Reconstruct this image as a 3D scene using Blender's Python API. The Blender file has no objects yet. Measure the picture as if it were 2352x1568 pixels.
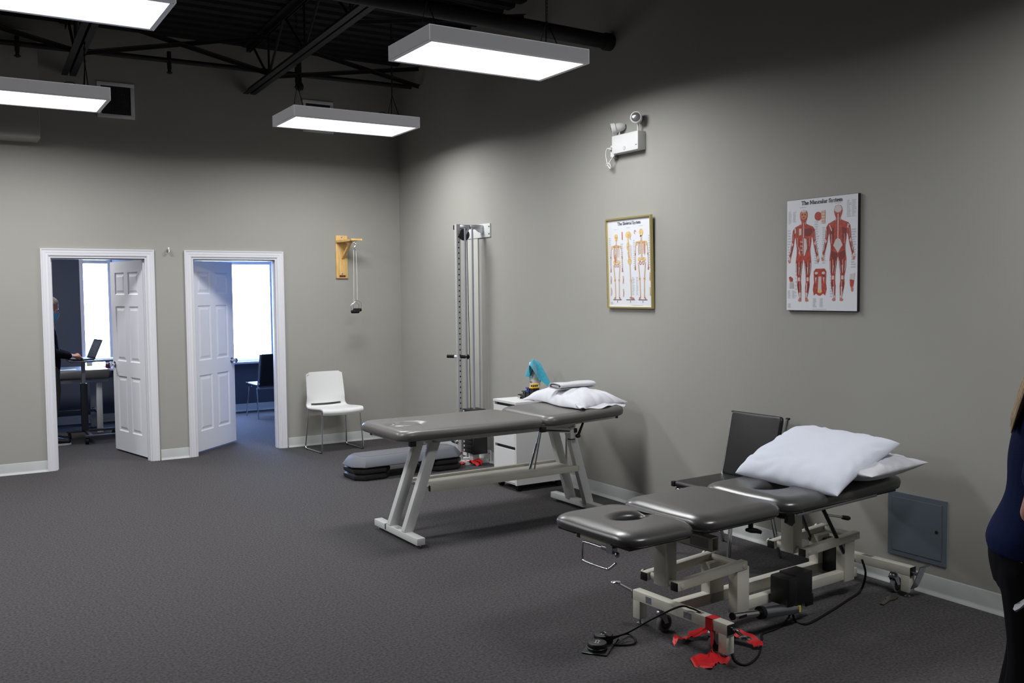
import bpy, bmesh, math, random
from mathutils import Vector, Matrix, noise as mnoise

random.seed(7)
scene = bpy.context.scene
COL = scene.collection
PI = math.pi

# ------------------------------------------------------------------ camera
IMG_W, IMG_H, FPX = 2352.0, 1568.0, 2122.38
CAM = Vector((-4.5044, -9.6687, 1.6547))
YAW, PITCH, ROLL = 0.5552, -0.0542, -0.0097
FW = Vector((math.sin(YAW) * math.cos(PITCH), math.cos(YAW) * math.cos(PITCH), math.sin(PITCH)))
_r = FW.cross(Vector((0, 0, 1))).normalized()
_u = _r.cross(FW)
CR = _r * math.cos(ROLL) + _u * math.sin(ROLL)
CU = -_r * math.sin(ROLL) + _u * math.cos(ROLL)
cam_data = bpy.data.cameras.new('camera')
cam = bpy.data.objects.new('camera', cam_data)
COL.objects.link(cam)
cam_data.sensor_fit = 'HORIZONTAL'
cam_data.sensor_width = 36.0
cam_data.lens = 36.0 * FPX / IMG_W
cam_data.clip_start = 0.05
m = Matrix.Identity(4)
for i in range(3):
    m[i][0], m[i][1], m[i][2], m[i][3] = CR[i], CU[i], -FW[i], CAM[i]
cam.matrix_world = m
scene.camera = cam


def at(px, py, axis, val):
    """direction of a pixel, met with a plane of the room (wall, floor, table top)"""
    d = FW + CR * ((px - IMG_W / 2) / FPX) - CU * ((py - IMG_H / 2) / FPX)
    i = 'xyz'.index(axis)
    return CAM + d * ((val - CAM[i]) / d[i])


# ------------------------------------------------------------------ world, exposure
world = bpy.data.worlds.new('sky')
scene.world = world
world.use_nodes = True
wb = world.node_tree.nodes['Background']
wb.inputs['Color'].default_value = (0.62, 0.78, 1.0, 1)
wb.inputs['Strength'].default_value = 3.0
vs = scene.view_settings
vs.view_transform = 'Standard'
vs.look = 'None'
vs.gamma = 1.0
vs.use_curve_mapping = False
vs.exposure = 0.0
PANEL_WATTS = 47.0             # the suspended LED panels
PANEL_SPREAD = 171.0           # their prismatic sheet keeps light off the ceiling line
SHADE_STRENGTH = 38.0           # daylight glowing through the window shades
EXTRA_LIGHTS = [(-6.55, -1.45), (-6.55, -4.22), (-1.29, -8.3)]   # more panels of the same grid, out of view


# ------------------------------------------------------------------ materials
def lin(c):
    out = []
    for v in c[:3]:
        v = v / 255.0
        out.append(v / 12.92 if v <= 0.04045 else ((v + 0.055) / 1.055) ** 2.4)
    return (out[0], out[1], out[2], 1.0)


MATS = {}


def mat(name, rgb, rough=0.5, metal=0.0, spec=0.5, var=0.0, vscale=8.0, bump=0.0, bscale=60.0,
        emit=None, estr=0.0, trans=0.0, sheen=0.0, coat=0.0, alpha=1.0, stretch=None, rgb2=None, detail=3.0):
    if name in MATS:
        return MATS[name]
    mt = bpy.data.materials.new(name)
    mt.use_nodes = True
    nt = mt.node_tree
    b = nt.nodes['Principled BSDF']
    b.inputs['Base Color'].default_value = lin(rgb)
    b.inputs['Roughness'].default_value = rough
    b.inputs['Metallic'].default_value = metal
    b.inputs['Specular IOR Level'].default_value = spec
    if trans:
        b.inputs['Transmission Weight'].default_value = trans
    if sheen:
        b.inputs['Sheen Weight'].default_value = sheen
    if coat:
        b.inputs['Coat Weight'].default_value = coat
        b.inputs['Coat Roughness'].default_value = 0.22
    if alpha < 1:
        b.inputs['Alpha'].default_value = alpha
    if emit:
        b.inputs['Emission Color'].default_value = (emit[0], emit[1], emit[2], 1)
        b.inputs['Emission Strength'].default_value = estr
    if var or bump:
        tc = nt.nodes.new('ShaderNodeTexCoord')
        mp = nt.nodes.new('ShaderNodeMapping')
        nt.links.new(tc.outputs['Object'], mp.inputs['Vector'])
        if stretch:
            mp.inputs['Scale'].default_value = stretch
    if var:
        n = nt.nodes.new('ShaderNodeTexNoise')
        n.inputs['Scale'].default_value = vscale
        n.inputs['Detail'].default_value = detail
        nt.links.new(mp.outputs['Vector'], n.inputs['Vector'])
        rp = nt.nodes.new('ShaderNodeValToRGB')
        a = lin(rgb)
        if rgb2:
            c2 = lin(rgb2)
            lo, hi = c2, a
        else:
            lo = tuple(max(0, x * (1 - var)) for x in a[:3]) + (1,)
            hi = tuple(min(1, x * (1 + var)) for x in a[:3]) + (1,)
        rp.color_ramp.elements[0].color = lo
        rp.color_ramp.elements[1].color = hi
        rp.color_ramp.elements[0].position = 0.32
        rp.color_ramp.elements[1].position = 0.68
        nt.links.new(n.outputs['Fac'], rp.inputs['Fac'])
        nt.links.new(rp.outputs['Color'], b.inputs['Base Color'])
    if bump:
        n2 = nt.nodes.new('ShaderNodeTexNoise')
        n2.inputs['Scale'].default_value = bscale
        n2.inputs['Detail'].default_value = 2.0
        nt.links.new(mp.outputs['Vector'], n2.inputs['Vector'])
        bp = nt.nodes.new('ShaderNodeBump')
        bp.inputs['Strength'].default_value = bump
        bp.inputs['Distance'].default_value = 0.01
        nt.links.new(n2.outputs['Fac'], bp.inputs['Height'])
        nt.links.new(bp.outputs['Normal'], b.inputs['Normal'])
    MATS[name] = mt
    return mt


WALL = mat('wall_paint', (163, 162, 156), 0.72, spec=0.25, var=0.02, vscale=1.5, bump=0.025, bscale=260)
SLATE = mat('slate_paint', (80, 84, 95), 0.75, spec=0.3, var=0.03, vscale=2)
CARPET = mat('carpet', (78, 76, 77), 1.0, spec=0.05, var=0.32, vscale=75, bump=0.3, bscale=520, detail=9)
DECK = mat('black_deck_paint', (38, 38, 40), 0.8, spec=0.2, var=0.1, vscale=5)
STEEL_BLACK = mat('black_steel_paint', (36, 36, 40), 0.6, spec=0.3, var=0.15, vscale=6)
TRIM = mat('white_trim_paint', (224, 224, 230), 0.35, spec=0.5, var=0.01, vscale=3)
DOORW = mat('white_door_paint', (238, 239, 245), 0.42, spec=0.45, bump=0.03, bscale=120, stretch=(1, 1, 0.1))
BASE = mat('vinyl_cove_base', (186, 189, 188), 0.4, spec=0.5, var=0.05, vscale=6)
LAMPW = mat('lamp_white_metal', (238, 238, 242), 0.4, spec=0.4)
LAMPBODY = mat('lamp_housing_glow', (238, 238, 242), 0.4, emit=(0.95, 0.96, 1.0), estr=0.10)  # faint glow added to the housing material to brighten its sides
PANEL = mat('lamp_diffuser', (255, 255, 255), 0.5, emit=(0.985, 0.99, 1.0), estr=2.2)
SHADE = mat('window_shade', (245, 248, 255), 0.8, emit=(0.34, 0.52, 1.0), estr=SHADE_STRENGTH)
CHROME = mat('chrome', (214, 216, 220), 0.14, metal=1.0)
SATIN = mat('satin_metal', (176, 178, 184), 0.35, metal=1.0, var=0.05, vscale=30)
DARKMETAL = mat('dark_metal', (70, 72, 76), 0.4, metal=0.9)
BLACKP = mat('black_plastic', (20, 20, 22), 0.4, spec=0.5)
BLACKR = mat('black_rubber', (16, 16, 17), 0.7, spec=0.3)
WHITEP = mat('white_plastic', (226, 226, 226), 0.4, spec=0.5)
CREAM = mat('cream_enamel', (208, 205, 192), 0.38, spec=0.5, var=0.04, vscale=7)
WHITEEN = mat('white_enamel', (220, 221, 220), 0.35, spec=0.5, var=0.03, vscale=6)
TAUPE = mat('taupe_vinyl', (97, 95, 93), 0.38, spec=0.5, bump=0.06, bscale=420, coat=0.25)
CHARVINYL = mat('charcoal_vinyl', (62, 61, 61), 0.34, spec=0.6, bump=0.05, bscale=420, coat=0.5)
BLACKV = mat('black_vinyl', (26, 26, 28), 0.4, spec=0.5, bump=0.08, bscale=380)
PINE = mat('pine_wood', (236, 200, 134), 0.45, spec=0.4, var=0.25, vscale=14, stretch=(6, 6, 0.8), rgb2=(218, 172, 104))
GOLD = mat('gold_frame', (206, 190, 128), 0.3, metal=0.8)
COTTON = mat('white_cotton', (208, 209, 216), 0.9, spec=0.1, sheen=0.2, bump=0.12, bscale=500)
COTTON_BLUE = mat('pale_blue_cotton', (220, 225, 238), 0.9, spec=0.1, sheen=0.2, bump=0.12, bscale=500)
TOWEL = mat('white_towelling', (212, 212, 218), 1.0, spec=0.05, sheen=0.4, bump=0.5, bscale=420)
TEAL = mat('teal_microfibre', (70, 164, 188), 1.0, spec=0.05, sheen=0.4, var=0.12, vscale=40, bump=0.4, bscale=300)
RED = mat('red_latex', (206, 34, 40), 0.45, spec=0.4, var=0.12, vscale=25)
SKIN = mat('skin', (206, 152, 128), 0.55, spec=0.35, var=0.05, vscale=12)
NAVY = mat('navy_knit', (24, 34, 72), 0.9, spec=0.1, bump=0.15, bscale=260)
BLACKC = mat('black_cloth', (20, 20, 23), 0.9, spec=0.1, bump=0.15, bscale=260)
SLACKS = mat('grey_slacks', (74, 72, 70), 0.9, spec=0.1, bump=0.15, bscale=260)
BLOND = mat('blond_hair', (176, 150, 108), 0.55, spec=0.4, var=0.35, vscale=30, stretch=(14, 14, 0.6))
GREYHAIR = mat('grey_hair', (112, 102, 94), 0.6, spec=0.3, var=0.25, vscale=60)
MASKB = mat('blue_mask', (118, 186, 220), 0.85, spec=0.1)
SLATEMETAL = mat('slate_metal_paint', (98, 109, 120), 0.5, spec=0.4, var=0.03, vscale=4)


# ------------------------------------------------------------------ mesh builder
def fr(direction):
    """orthonormal frame around a direction"""
    d = Vector(direction).normalized()
    a = Vector((0, 0, 1)) if abs(d.z) < 0.95 else Vector((1, 0, 0))
    s = d.cross(a).normalized()
    t = s.cross(d).normalized()
    return d, s, t


def catmull(pts, n=6, closed=False):
    pts = [Vector(p) for p in pts]
    out = []
    N = len(pts)
    segs = N if closed else N - 1
    for i in range(segs):
        if closed:
            p0, p1, p2, p3 = pts[(i - 1) % N], pts[i], pts[(i + 1) % N], pts[(i + 2) % N]
        else:
            p0, p1, p2, p3 = pts[max(i - 1, 0)], pts[i], pts[i + 1], pts[min(i + 2, N - 1)]
        for k in range(n):
            t = k / n
            out.append(0.5 * ((2 * p1) + (p2 - p0) * t + (2 * p0 - 5 * p1 + 4 * p2 - p3) * t * t
                              + (3 * p1 - p0 - 3 * p2 + p3) * t ** 3))
    if not closed:
        out.append(pts[-1])
    return out


class MB:
    """collects boxes, bars, tubes and lofts into ONE mesh"""

    def __init__(self):
        self.v = []
        self.f = []

    def add(self, verts, faces):
        o = len(self.v)
        self.v += [tuple(x) for x in verts]
        self.f += [tuple(i + o for i in fc) for fc in faces]
        return self

    def box(self, c, s, rot=None, bev=0.0):
        """box centre c, full size s; bev cuts the edges"""
        bm = bmesh.new()
        bmesh.ops.create_cube(bm, size=1.0)
        for v in bm.verts:
            v.co = Vector((v.co.x * s[0], v.co.y * s[1], v.co.z * s[2]))
        if bev > 0:
            bmesh.ops.bevel(bm, geom=bm.edges[:], offset=min(bev, 0.45 * min(s)), segments=2, profile=0.5,
                            affect='EDGES', clamp_overlap=True)
        mt = Matrix.Translation(Vector(c))
        if rot is not None:
            mt = mt @ (rot.to_4x4() if not isinstance(rot, (int, float)) else Matrix.Rotation(rot, 4, 'Z'))
        bm.transform(mt)
        bm.verts.index_update()
        self.add([v.co for v in bm.verts], [[v.index for v in f.verts] for f in bm.faces])
        bm.free()
        return self

    def bb(self, x0, x1, y0, y1, z0, z1, bev=0.0):
        return self.box(((x0 + x1) / 2, (y0 + y1) / 2, (z0 + z1) / 2), (abs(x1 - x0), abs(y1 - y0), abs(z1 - z0)), bev=bev)

    def beam(self, p0, p1, w, h, up=(0, 0, 1), bev=0.0):
        """rectangular bar from p0 to p1; h measured along up, w across it"""
        p0, p1 = Vector(p0), Vector(p1)
        d = (p1 - p0)
        L = d.length
        d.normalize()
        upv = Vector(up)
        s = d.cross(upv)
        if s.length < 1e-6:
            s = d.cross(Vector((1, 0, 0)))
        s.normalize()
        t = s.cross(d).normalized()
        R = Matrix((d, s, t)).transposed()
        return self.box((p0 + p1) / 2, (L, w, h), rot=R, bev=bev)

    def cyl(self, p0, p1, r0, r1=None, n=16, caps=True):
        r1 = r0 if r1 is None else r1
        p0, p1 = Vector(p0), Vector(p1)
        d, s, t = fr(p1 - p0)
        vs_ = []
        for p, r in ((p0, r0), (p1, r1)):
            for k in range(n):
                a = 2 * PI * k / n
                vs_.append(p + s * (math.cos(a) * r) + t * (math.sin(a) * r))
        fs = [(k, (k + 1) % n, n + (k + 1) % n, n + k) for k in range(n)]
        if caps:
            fs += [tuple(range(n - 1, -1, -1)), tuple(range(n, 2 * n))]
        return self.add(vs_, fs)

    def lathe(self, p0, axis, prof, n=24):
        """profile of (radius, height along axis)"""
        d, s, t = fr(axis)
        p0 = Vector(p0)
        vs_, fs = [], []
        for r, h in prof:
            for k in range(n):
                a = 2 * PI * k / n
                vs_.append(p0 + d * h + s * (math.cos(a) * r) + t * (math.sin(a) * r))
        for j in range(len(prof) - 1):
            for k in range(n):
                fs.append((j * n + k, j * n + (k + 1) % n, (j + 1) * n + (k + 1) % n, (j + 1) * n + k))
        fs.append(tuple(range(n - 1, -1, -1)))
        fs.append(tuple(range((len(prof) - 1) * n, len(prof) * n)))
        return self.add(vs_, fs)

    def tube(self, pts, r, n=8, closed=False, flat=1.0, radii=None):
        pts = [Vector(p) for p in pts]
        N = len(pts)
        prev = None
        rings = []
        for i, p in enumerate(pts):
            if closed:
                d = pts[(i + 1) % N] - pts[(i - 1) % N]
            else:
                d = pts[min(i + 1, N - 1)] - pts[max(i - 1, 0)]
            if d.length < 1e-9:
                d = Vector((0, 0, 1))
            d.normalize()
            if prev is None:
                _, s, t = fr(d)
            else:
                s = prev - d * prev.dot(d)
                if s.length < 1e-6:
                    _, s, t = fr(d)
                s.normalize()
                t = s.cross(d).normalized()
            prev = s
            rr = radii[i] if radii else r
            rings.append([p + s * (math.cos(2 * PI * k / n) * rr) + t * (math.sin(2 * PI * k / n) * rr * flat) for k in range(n)])
        return self.loft(rings, close_ring=True, caps=not closed, closed=closed)

    def loft(self, rings, close_ring=True, caps=True, closed=False):
        n = len(rings[0])
        vs_ = [v for rg in rings for v in rg]
        fs = []
        J = len(rings) if closed else len(rings) - 1
        for j in range(J):
            a, b = j * n, ((j + 1) % len(rings)) * n
            for k in range(n if close_ring else n - 1):
                fs.append((a + k, a + (k + 1) % n, b + (k + 1) % n, b + k))
        if caps and close_ring and not closed:
            fs.append(tuple(range(n - 1, -1, -1)))
            fs.append(tuple(range((len(rings) - 1) * n, len(rings) * n)))
        return self.add(vs_, fs)

    def prism(self, poly, origin, ux, uy, depth):
        """flat outline (2d) pushed along ux x uy by depth"""
        o, ux, uy = Vector(origin), Vector(ux), Vector(uy)
        w = ux.cross(uy).normalized() * depth
        n = len(poly)
        a = [o + ux * p[0] + uy * p[1] for p in poly]
        b = [p + w for p in a]
        fs = [tuple(range(n - 1, -1, -1)), tuple(range(n, 2 * n))]
        fs += [(k, (k + 1) % n, n + (k + 1) % n, n + k) for k in range(n)]
        return self.add(a + b, fs)

    def sheet(self, grid, thick=0.0, normal=None):
        """grid[j][i] of points as an open sheet; a thickness makes it a closed slab"""
        J, I = len(grid), len(grid[0])
        vs_ = [Vector(p) for rw in grid for p in rw]
        fs = [(j * I + i, j * I + i + 1, (j + 1) * I + i + 1, (j + 1) * I + i) for j in range(J - 1) for i in range(I - 1)]
        if not thick:
            return self.add(vs_, fs)
        nr = [Vector((0, 0, 0)) for _ in vs_]
        for f_ in fs:
            a = (vs_[f_[1]] - vs_[f_[0]]).cross(vs_[f_[3]] - vs_[f_[0]])
            for i in f_:
                nr[i] += a
        low = [p - nn.normalized() * thick if nn.length > 0 else p for p, nn in zip(vs_, nr)]
        n = len(vs_)
        fs2 = fs + [tuple(i + n for i in reversed(f_)) for f_ in fs]
        rim = [i for i in range(I)] + [j * I + I - 1 for j in range(1, J)] + [(J - 1) * I + i for i in range(I - 2, -1, -1)] + [j * I for j in range(J - 2, 0, -1)]
        for k in range(len(rim)):
            a, b = rim[k], rim[(k + 1) % len(rim)]
            fs2.append((b, a, a + n, b + n))
        return self.add(vs_ + low, fs2)

    def ball(self, c, r, n=16, m_=10):
        """ellipsoid; r is a number or three radii"""
        r = (r, r, r) if isinstance(r, (int, float)) else r
        c = Vector(c)
        rings = []
        for j in range(m_ + 1):
            th = PI * (j + 0.02) / (m_ + 0.04)
            rings.append([c + Vector((math.sin(th) * math.cos(2 * PI * k / n) * r[0], math.sin(th) * math.sin(2 * PI * k / n) * r[1], math.cos(th) * r[2])) for k in range(n)])
        return self.loft(rings)

    def build(self, name, material, parent=None, smooth=40, local=False, fix=True):
        me = bpy.data.meshes.new(name)
        me.from_pydata([tuple(v) for v in self.v], [], self.f)
        if fix:
            bm = bmesh.new()
            bm.from_mesh(me)
            bmesh.ops.recalc_face_normals(bm, faces=bm.faces[:])
            bm.to_mesh(me)
            bm.free()
        ob = bpy.data.objects.new(name, me)
        if parent is not None:
            ob.parent = parent
            if not local:
                me.transform(WM[parent.name].inverted())
        mats_ = material if isinstance(material, (list, tuple)) else [material]
        for mm in mats_:
            me.materials.append(mm)
        if smooth:
            me.shade_smooth()
            me.set_sharp_from_angle(angle=math.radians(smooth))
        COL.objects.link(ob)
        WM[ob.name] = WM[parent.name].copy() if parent is not None else Matrix.Identity(4)
        return ob


def each(mb, name, material, parent, smooth=40, local=True):
    """every loose piece of mb as a part of its own"""
    root = list(range(len(mb.v)))

    def find(i):
        while root[i] != i:
            root[i] = root[root[i]]
            i = root[i]
        return i
    for f_ in mb.f:
        a = find(f_[0])
        for i in f_[1:]:
            root[find(i)] = a
    grp = {}
    for f_ in mb.f:
        grp.setdefault(find(f_[0]), []).append(f_)
    out = []
    for fs in grp.values():
        ids = sorted({i for f_ in fs for i in f_})
        mp_ = {i: k for k, i in enumerate(ids)}
        q = MB()
        q.add([mb.v[i] for i in ids], [tuple(mp_[i] for i in f_) for f_ in fs])
        out.append(q.build(name, material, parent, smooth=smooth, local=local))
    return out


WM = {}      # world matrices of the things, so parts can be drawn in room coordinates


def thing(name, label, cat, loc=(0, 0, 0), rz=0.0, group=None):
    o = bpy.data.objects.new(name, None)
    o.empty_display_size = 0.1
    COL.objects.link(o)
    o.location = loc
    o.rotation_euler = (0, 0, rz)
    o['label'] = label
    o['category'] = cat
    if group:
        o['group'] = group
    WM[o.name] = Matrix.Translation(Vector(loc)) @ Matrix.Rotation(rz, 4, 'Z')
    return o


def tag(o, label, cat, group=None):
    o['label'] = label
    o['category'] = cat
    if group:
        o['group'] = group
    return o


def origin(o, loc):
    """move the origin of a one-mesh thing to loc"""
    o.data.transform(Matrix.Translation(-Vector(loc)))
    o.location = loc
    WM[o.name] = Matrix.Translation(Vector(loc))
    return o


def struct(o, label=None):
    o['kind'] = 'structure'
    if label:
        o['label'] = label
    return o


def sroot(name, label=None):
    o = bpy.data.objects.new(name, None)
    COL.objects.link(o)
    WM[o.name] = Matrix.Identity(4)
    return struct(o, label)


def dup(root, loc, rz, label, group=None):
    """a copy of a thing with copies of its parts and sub-parts"""
    r = root.copy()
    COL.objects.link(r)
    r.location = loc
    r.rotation_euler = (0, 0, rz)
    r['label'] = label
    if group:
        r['group'] = group
    WM[r.name] = Matrix.Translation(Vector(loc)) @ Matrix.Rotation(rz, 4, 'Z')
    for ch in [o for o in COL.objects if o.parent == root]:
        c = ch.copy()
        COL.objects.link(c)
        c.parent = r
        for g in [o for o in COL.objects if o.parent == ch]:
            d = g.copy()
            COL.objects.link(d)
            d.parent = c
    return r

# ================================================================== THE ROOM
TW = 0.13                      # thickness of the wall with the doors
XL, YN, ZC = -11.5, -15.5, 4.2  # left wall, wall behind the photographer, underside of the roof deck
YW = 3.39                      # window wall of the two small rooms
D1 = (-3.610, -2.740)          # clear door openings
D2 = (-2.314, -1.436)
DH = 2.03

struct(MB().bb(XL - 0.2, 0.2, YN - 0.2, YW + 0.2, -0.12, 0.0).build('floor', CARPET, smooth=0), 'dark grey flecked carpet')

w = MB()
w.bb(XL, D1[0], 0, TW, 0, DH).bb(D1[1], D2[0], 0, TW, 0, DH).bb(D2[1], 0, 0, TW, 0, DH)
w.bb(XL, 0, 0, TW, DH, ZC + 0.06)
struct(w.build('wall_back', WALL, smooth=0), 'warm grey painted wall with two doorways')
struct(MB().bb(0, 0.15, YN, YW + 0.15, 0, ZC + 0.06).build('wall_right', WALL, smooth=0), 'warm grey painted side wall')
struct(MB().bb(XL - 0.15, XL, YN, YW + 0.15, 0, ZC + 0.06).build('wall_left', WALL, smooth=0), 'warm grey painted wall outside the view')
struct(MB().bb(XL, 0, YN - 0.15, YN, 0, ZC + 0.06).build('wall_near', WALL, smooth=0), 'warm grey painted wall outside the view')

# corrugated roof deck: flutes run across the room, parallel to the back wall
prof = []
y = YN
pitch = 0.203
while y < 0.0:
    prof += [(y, ZC), (y + 0.10, ZC), (y + 0.125, ZC + 0.045), (y + 0.178, ZC + 0.045)]
    y += pitch
prof = [(p[0], p[1]) for p in prof if p[0] < 0.0] + [(0.0, ZC)]
dk = MB()
dk.sheet([[(XL, p[0], p[1]) for p in prof], [(0.0, p[0], p[1]) for p in prof]])
dk.bb(XL - 0.15, 0.15, YN - 0.15, YW + 0.15, ZC + 0.06, ZC + 0.16)
struct(dk.build('ceiling', DECK, smooth=0), 'black corrugated steel roof deck')

# grey bulkhead box high on the back wall at the left
tag(origin(MB().bb(-5.4, -3.665, -0.30, -0.002, 3.07, 4.02, 0.004).build('duct_bulkhead', WALL, smooth=0), (-4.5, 0, 3.07)),
    'boxed-in grey bulkhead high on the back wall at the left edge', 'bulkhead')

# baseboards: vinyl cove base with a curved toe
CP = [(0.0, 0.0), (0.020, 0.0), (0.018, 0.006), (0.010, 0.014), (0.006, 0.026), (0.005, 0.098), (0.002, 0.105), (0.0, 0.105)]


def cove(name, p0, p1, nrm, label):
    p0, p1, nrm = Vector(p0), Vector(p1), Vector(nrm)
    b_ = MB()
    b_.loft([[p + nrm * a + Vector((0, 0, h)) for a, h in CP] for p in (p0, p1)])
    return struct(b_.build(name, BASE, smooth=30), label)


cove('baseboard_back', (XL, 0, 0), (-3.678, 0, 0), (0, -1, 0), 'pale grey cove base left of the first doorway')
cove('baseboard_middle', (-2.660, 0, 0), (-2.380, 0, 0), (0, -1, 0), 'pale grey cove base between the two doorways')
cove('baseboard_corner', (-1.352, 0, 0), (0, 0, 0), (0, -1, 0), 'pale grey cove base behind the white chair')
cove('baseboard_right', (0, 0, 0), (0, YN, 0), (-1, 0, 0), 'pale grey cove base along the right wall')

# door casings: stepped moulding round each opening, jambs and stops
CAS = [(0.0, 0.0), (0.0, 0.010), (0.012, 0.014), (0.022, 0.012), (0.036, 0.017), (0.050, 0.016), (0.060, 0.021), (0.068, 0.021), (0.068, 0.0)]


def casing(n, d, label):
    root = sroot('trim_%d' % n, label)
    xl, xr = d
    # mitred frame: profile offset outwards from the opening
    b_ = MB()
    rings = []
    for kind in range(4):
        rg = []
        for o_, h in CAS:
            if kind == 0:
                rg.append((xl - o_, -h, 0.0))
            elif kind == 1:
                rg.append((xl - o_, -h, DH + o_))
            elif kind == 2:
                rg.append((xr + o_, -h, DH + o_))
            else:
                rg.append((xr + o_, -h, 0.0))
        rings.append(rg)
    b_.loft(rings)
    b_.build('casing', TRIM, root, smooth=25)
    j = MB()
    j.bb(xl - 0.001, xl + 0.018, -0.002, TW + 0.005, 0, DH).bb(xr - 0.018, xr + 0.001, -0.002, TW + 0.005, 0, DH)
    j.bb(xl + 0.018, xr - 0.018, -0.002, TW + 0.005, DH - 0.018, DH + 0.001)
    j.build('jamb', TRIM, root, smooth=0)
    s = MB()
    s.bb(xl + 0.018, xl + 0.030, 0.045, 0.083, 0, DH - 0.018).bb(xr - 0.030, xr - 0.018, 0.045, 0.083, 0, DH - 0.018)
    s.bb(xl + 0.030, xr - 0.030, 0.045, 0.083, DH - 0.030, DH - 0.018)
    s.build('door_stop', TRIM, root, smooth=0)
    return root


casing(1, D1, 'white stepped casing round the left doorway')
casing(2, D2, 'white stepped casing round the right doorway')


def panel_door(n, hinge, angle, sx, label):
    """six-panel door; local x runs from the hinge to the latch, front face at local y=0, sx flips the hand"""
    W, T, H = 0.815, 0.035, 1.985
    root = bpy.data.objects.new('door_%d' % n, None)
    COL.objects.link(root)
    root.location = (hinge[0], hinge[1], 0.018)
    root.rotation_euler = (0, 0, angle)
    WM[root.name] = Matrix.Translation(root.location) @ Matrix.Rotation(angle, 4, 'Z')
    struct(root, label)
    F = 1 if sx > 0 else -1      # front face lies at local y = 0, back at y = +T*F
    cols = [(0.115, 0.360), (0.455, 0.700)]
    rows = [(0.205, 0.790), (0.945, 1.520), (1.640, 1.870)]
    xs = sorted({0, W} | {v for c in cols for v in c})
    zs = sorted({0, H} | {v for r in rows for v in r})
    b_ = MB()
    # slab: stiles and rails as blocks, panel fields left open and filled by the panels
    for i in range(len(xs) - 1):
        for k in range(len(zs) - 1):
            if (xs[i], xs[i + 1]) in cols and (zs[k], zs[k + 1]) in rows:
                continue
            b_.bb(xs[i], xs[i + 1], 0, T * F, zs[k], zs[k + 1])
    b_.build('stiles_and_rails', DOORW, root, smooth=0, local=True)
    for c in cols:
        for r in rows:
            p = MB()
            for y0, y1, sg in ((0.0, T * 0.5 * F, 1), (T * F, T * 0.5 * F, -1)):
                prof_ = [(0.0, 0.0), (0.012, 0.010), (0.024, 0.010), (0.046, 0.003)]
                rg = []
                for ins, dp in prof_:
                    yy = y0 + sg * F * dp
                    rg.append([(c[0] + ins, yy, r[0] + ins), (c[1] - ins, yy, r[0] + ins), (c[1] - ins, yy, r[1] - ins), (c[0] + ins, yy, r[1] - ins)])
                o = len(p.v)
                p.v += [v for g in rg for v in g]
                for q in range(3):
                    for k in range(4):
                        p.f.append((o + q * 4 + k, o + q * 4 + (k + 1) % 4, o + (q + 1) * 4 + (k + 1) % 4, o + (q + 1) * 4 + k))
                p.f.append((o + 12, o + 13, o + 14, o + 15))
            p.build('panel', DOORW, root, smooth=0, local=True)
    for s_ in (0, 1):
        y0 = -0.0 if s_ == 0 else T * F
        dr = -F if s_ == 0 else F
        k = MB()
        k.lathe((W - 0.062, y0, 0.905), (0, dr, 0), [(0.032, 0), (0.032, 0.006), (0.014, 0.010), (0.011, 0.030), (0.020, 0.040), (0.027, 0.052), (0.025, 0.064), (0.012, 0.071)], n=20)
        k.build('door_knob', CHROME, root, local=True)
    lt = MB().bb(W - 0.001, W + 0.001, T * F * 0.2, T * F * 0.8, 0.87, 0.94)
    lt.build('latch_plate', SATIN, root, smooth=0, local=True)
    for hz in (0.24, 0.98, 1.73):
        h = MB()
        h.bb(-0.002, 0.0, 0.003 * F, T * F, hz - 0.045, hz + 0.045)
        h.bb(-0.030, 0.0, T * F - 0.001, T * F + 0.001, hz - 0.045, hz + 0.045)
        h.cyl((-0.006, T * F + 0.006 * F, hz - 0.046), (-0.006, T * F + 0.006 * F, hz + 0.046), 0.006, n=10)
        h.build('hinge', SATIN, root, local=True)
    return root


# left door: hung on the right jamb, swung about 78 degrees into the room
a1 = math.atan2(0.976, -0.215)
panel_door(1, (D1[1] - 0.024, TW + 0.004), a1, -1, 'white six-panel door swung open into the office')
a2 = math.atan2(0.70, 0.70)
panel_door(2, (D2[0] + 0.022, TW + 0.004), a2, 1, 'white six-panel door standing half open, washed by blue daylight')

# the two small rooms behind
w2 = MB().bb(-2.56, -2.46, TW, YW, 0, 2.75)
struct(w2.build('wall_partition', SLATE, smooth=0), 'slate painted partition between the two small rooms')
W1 = (-2.945, -2.565)
W2 = (-2.20, -0.425)
ZS, ZM, ZT = 0.705, 2.065, 2.55
fw_ = MB()
fw_.bb(XL, W1[0], YW, YW + 0.15, 0, ZC).bb(W1[1], W2[0], YW, YW + 0.15, 0, ZC).bb(W2[1], 0, YW, YW + 0.15, 0, ZC)
fw_.bb(W1[0], W1[1], YW, YW + 0.15, 0, ZS).bb(W2[0], W2[1], YW, YW + 0.15, 0, ZS)
fw_.bb(W1[0], W1[1], YW, YW + 0.15, ZT, ZC).bb(W2[0], W2[1], YW, YW + 0.15, ZT, ZC)
struct(fw_.build('wall_far', SLATE, smooth=0), 'dark slate painted window wall of the small rooms')
struct(MB().bb(XL, 0, TW, YW, 2.75, 2.80).build('ceiling_offices', mat('office_ceiling', (200, 200, 200), 0.9), smooth=0), 'flat ceiling of the small rooms')
struct(MB().bb(XL, 0, TW, TW + 0.012, DH + 0.08, 2.75).bb(XL, D1[0] - 0.08, TW, TW + 0.012, 0, DH + 0.08).bb(D1[1] + 0.08, -2.56, TW, TW + 0.012, 0, DH + 0.08).bb(-2.46, D2[0] - 0.08, TW, TW + 0.012, 0, DH + 0.08).bb(D2[1] + 0.08, 0, TW, TW + 0.012, 0, DH + 0.08).build('wall_inner', SLATE, smooth=0), 'slate painted inner side of the doorway wall')
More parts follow.
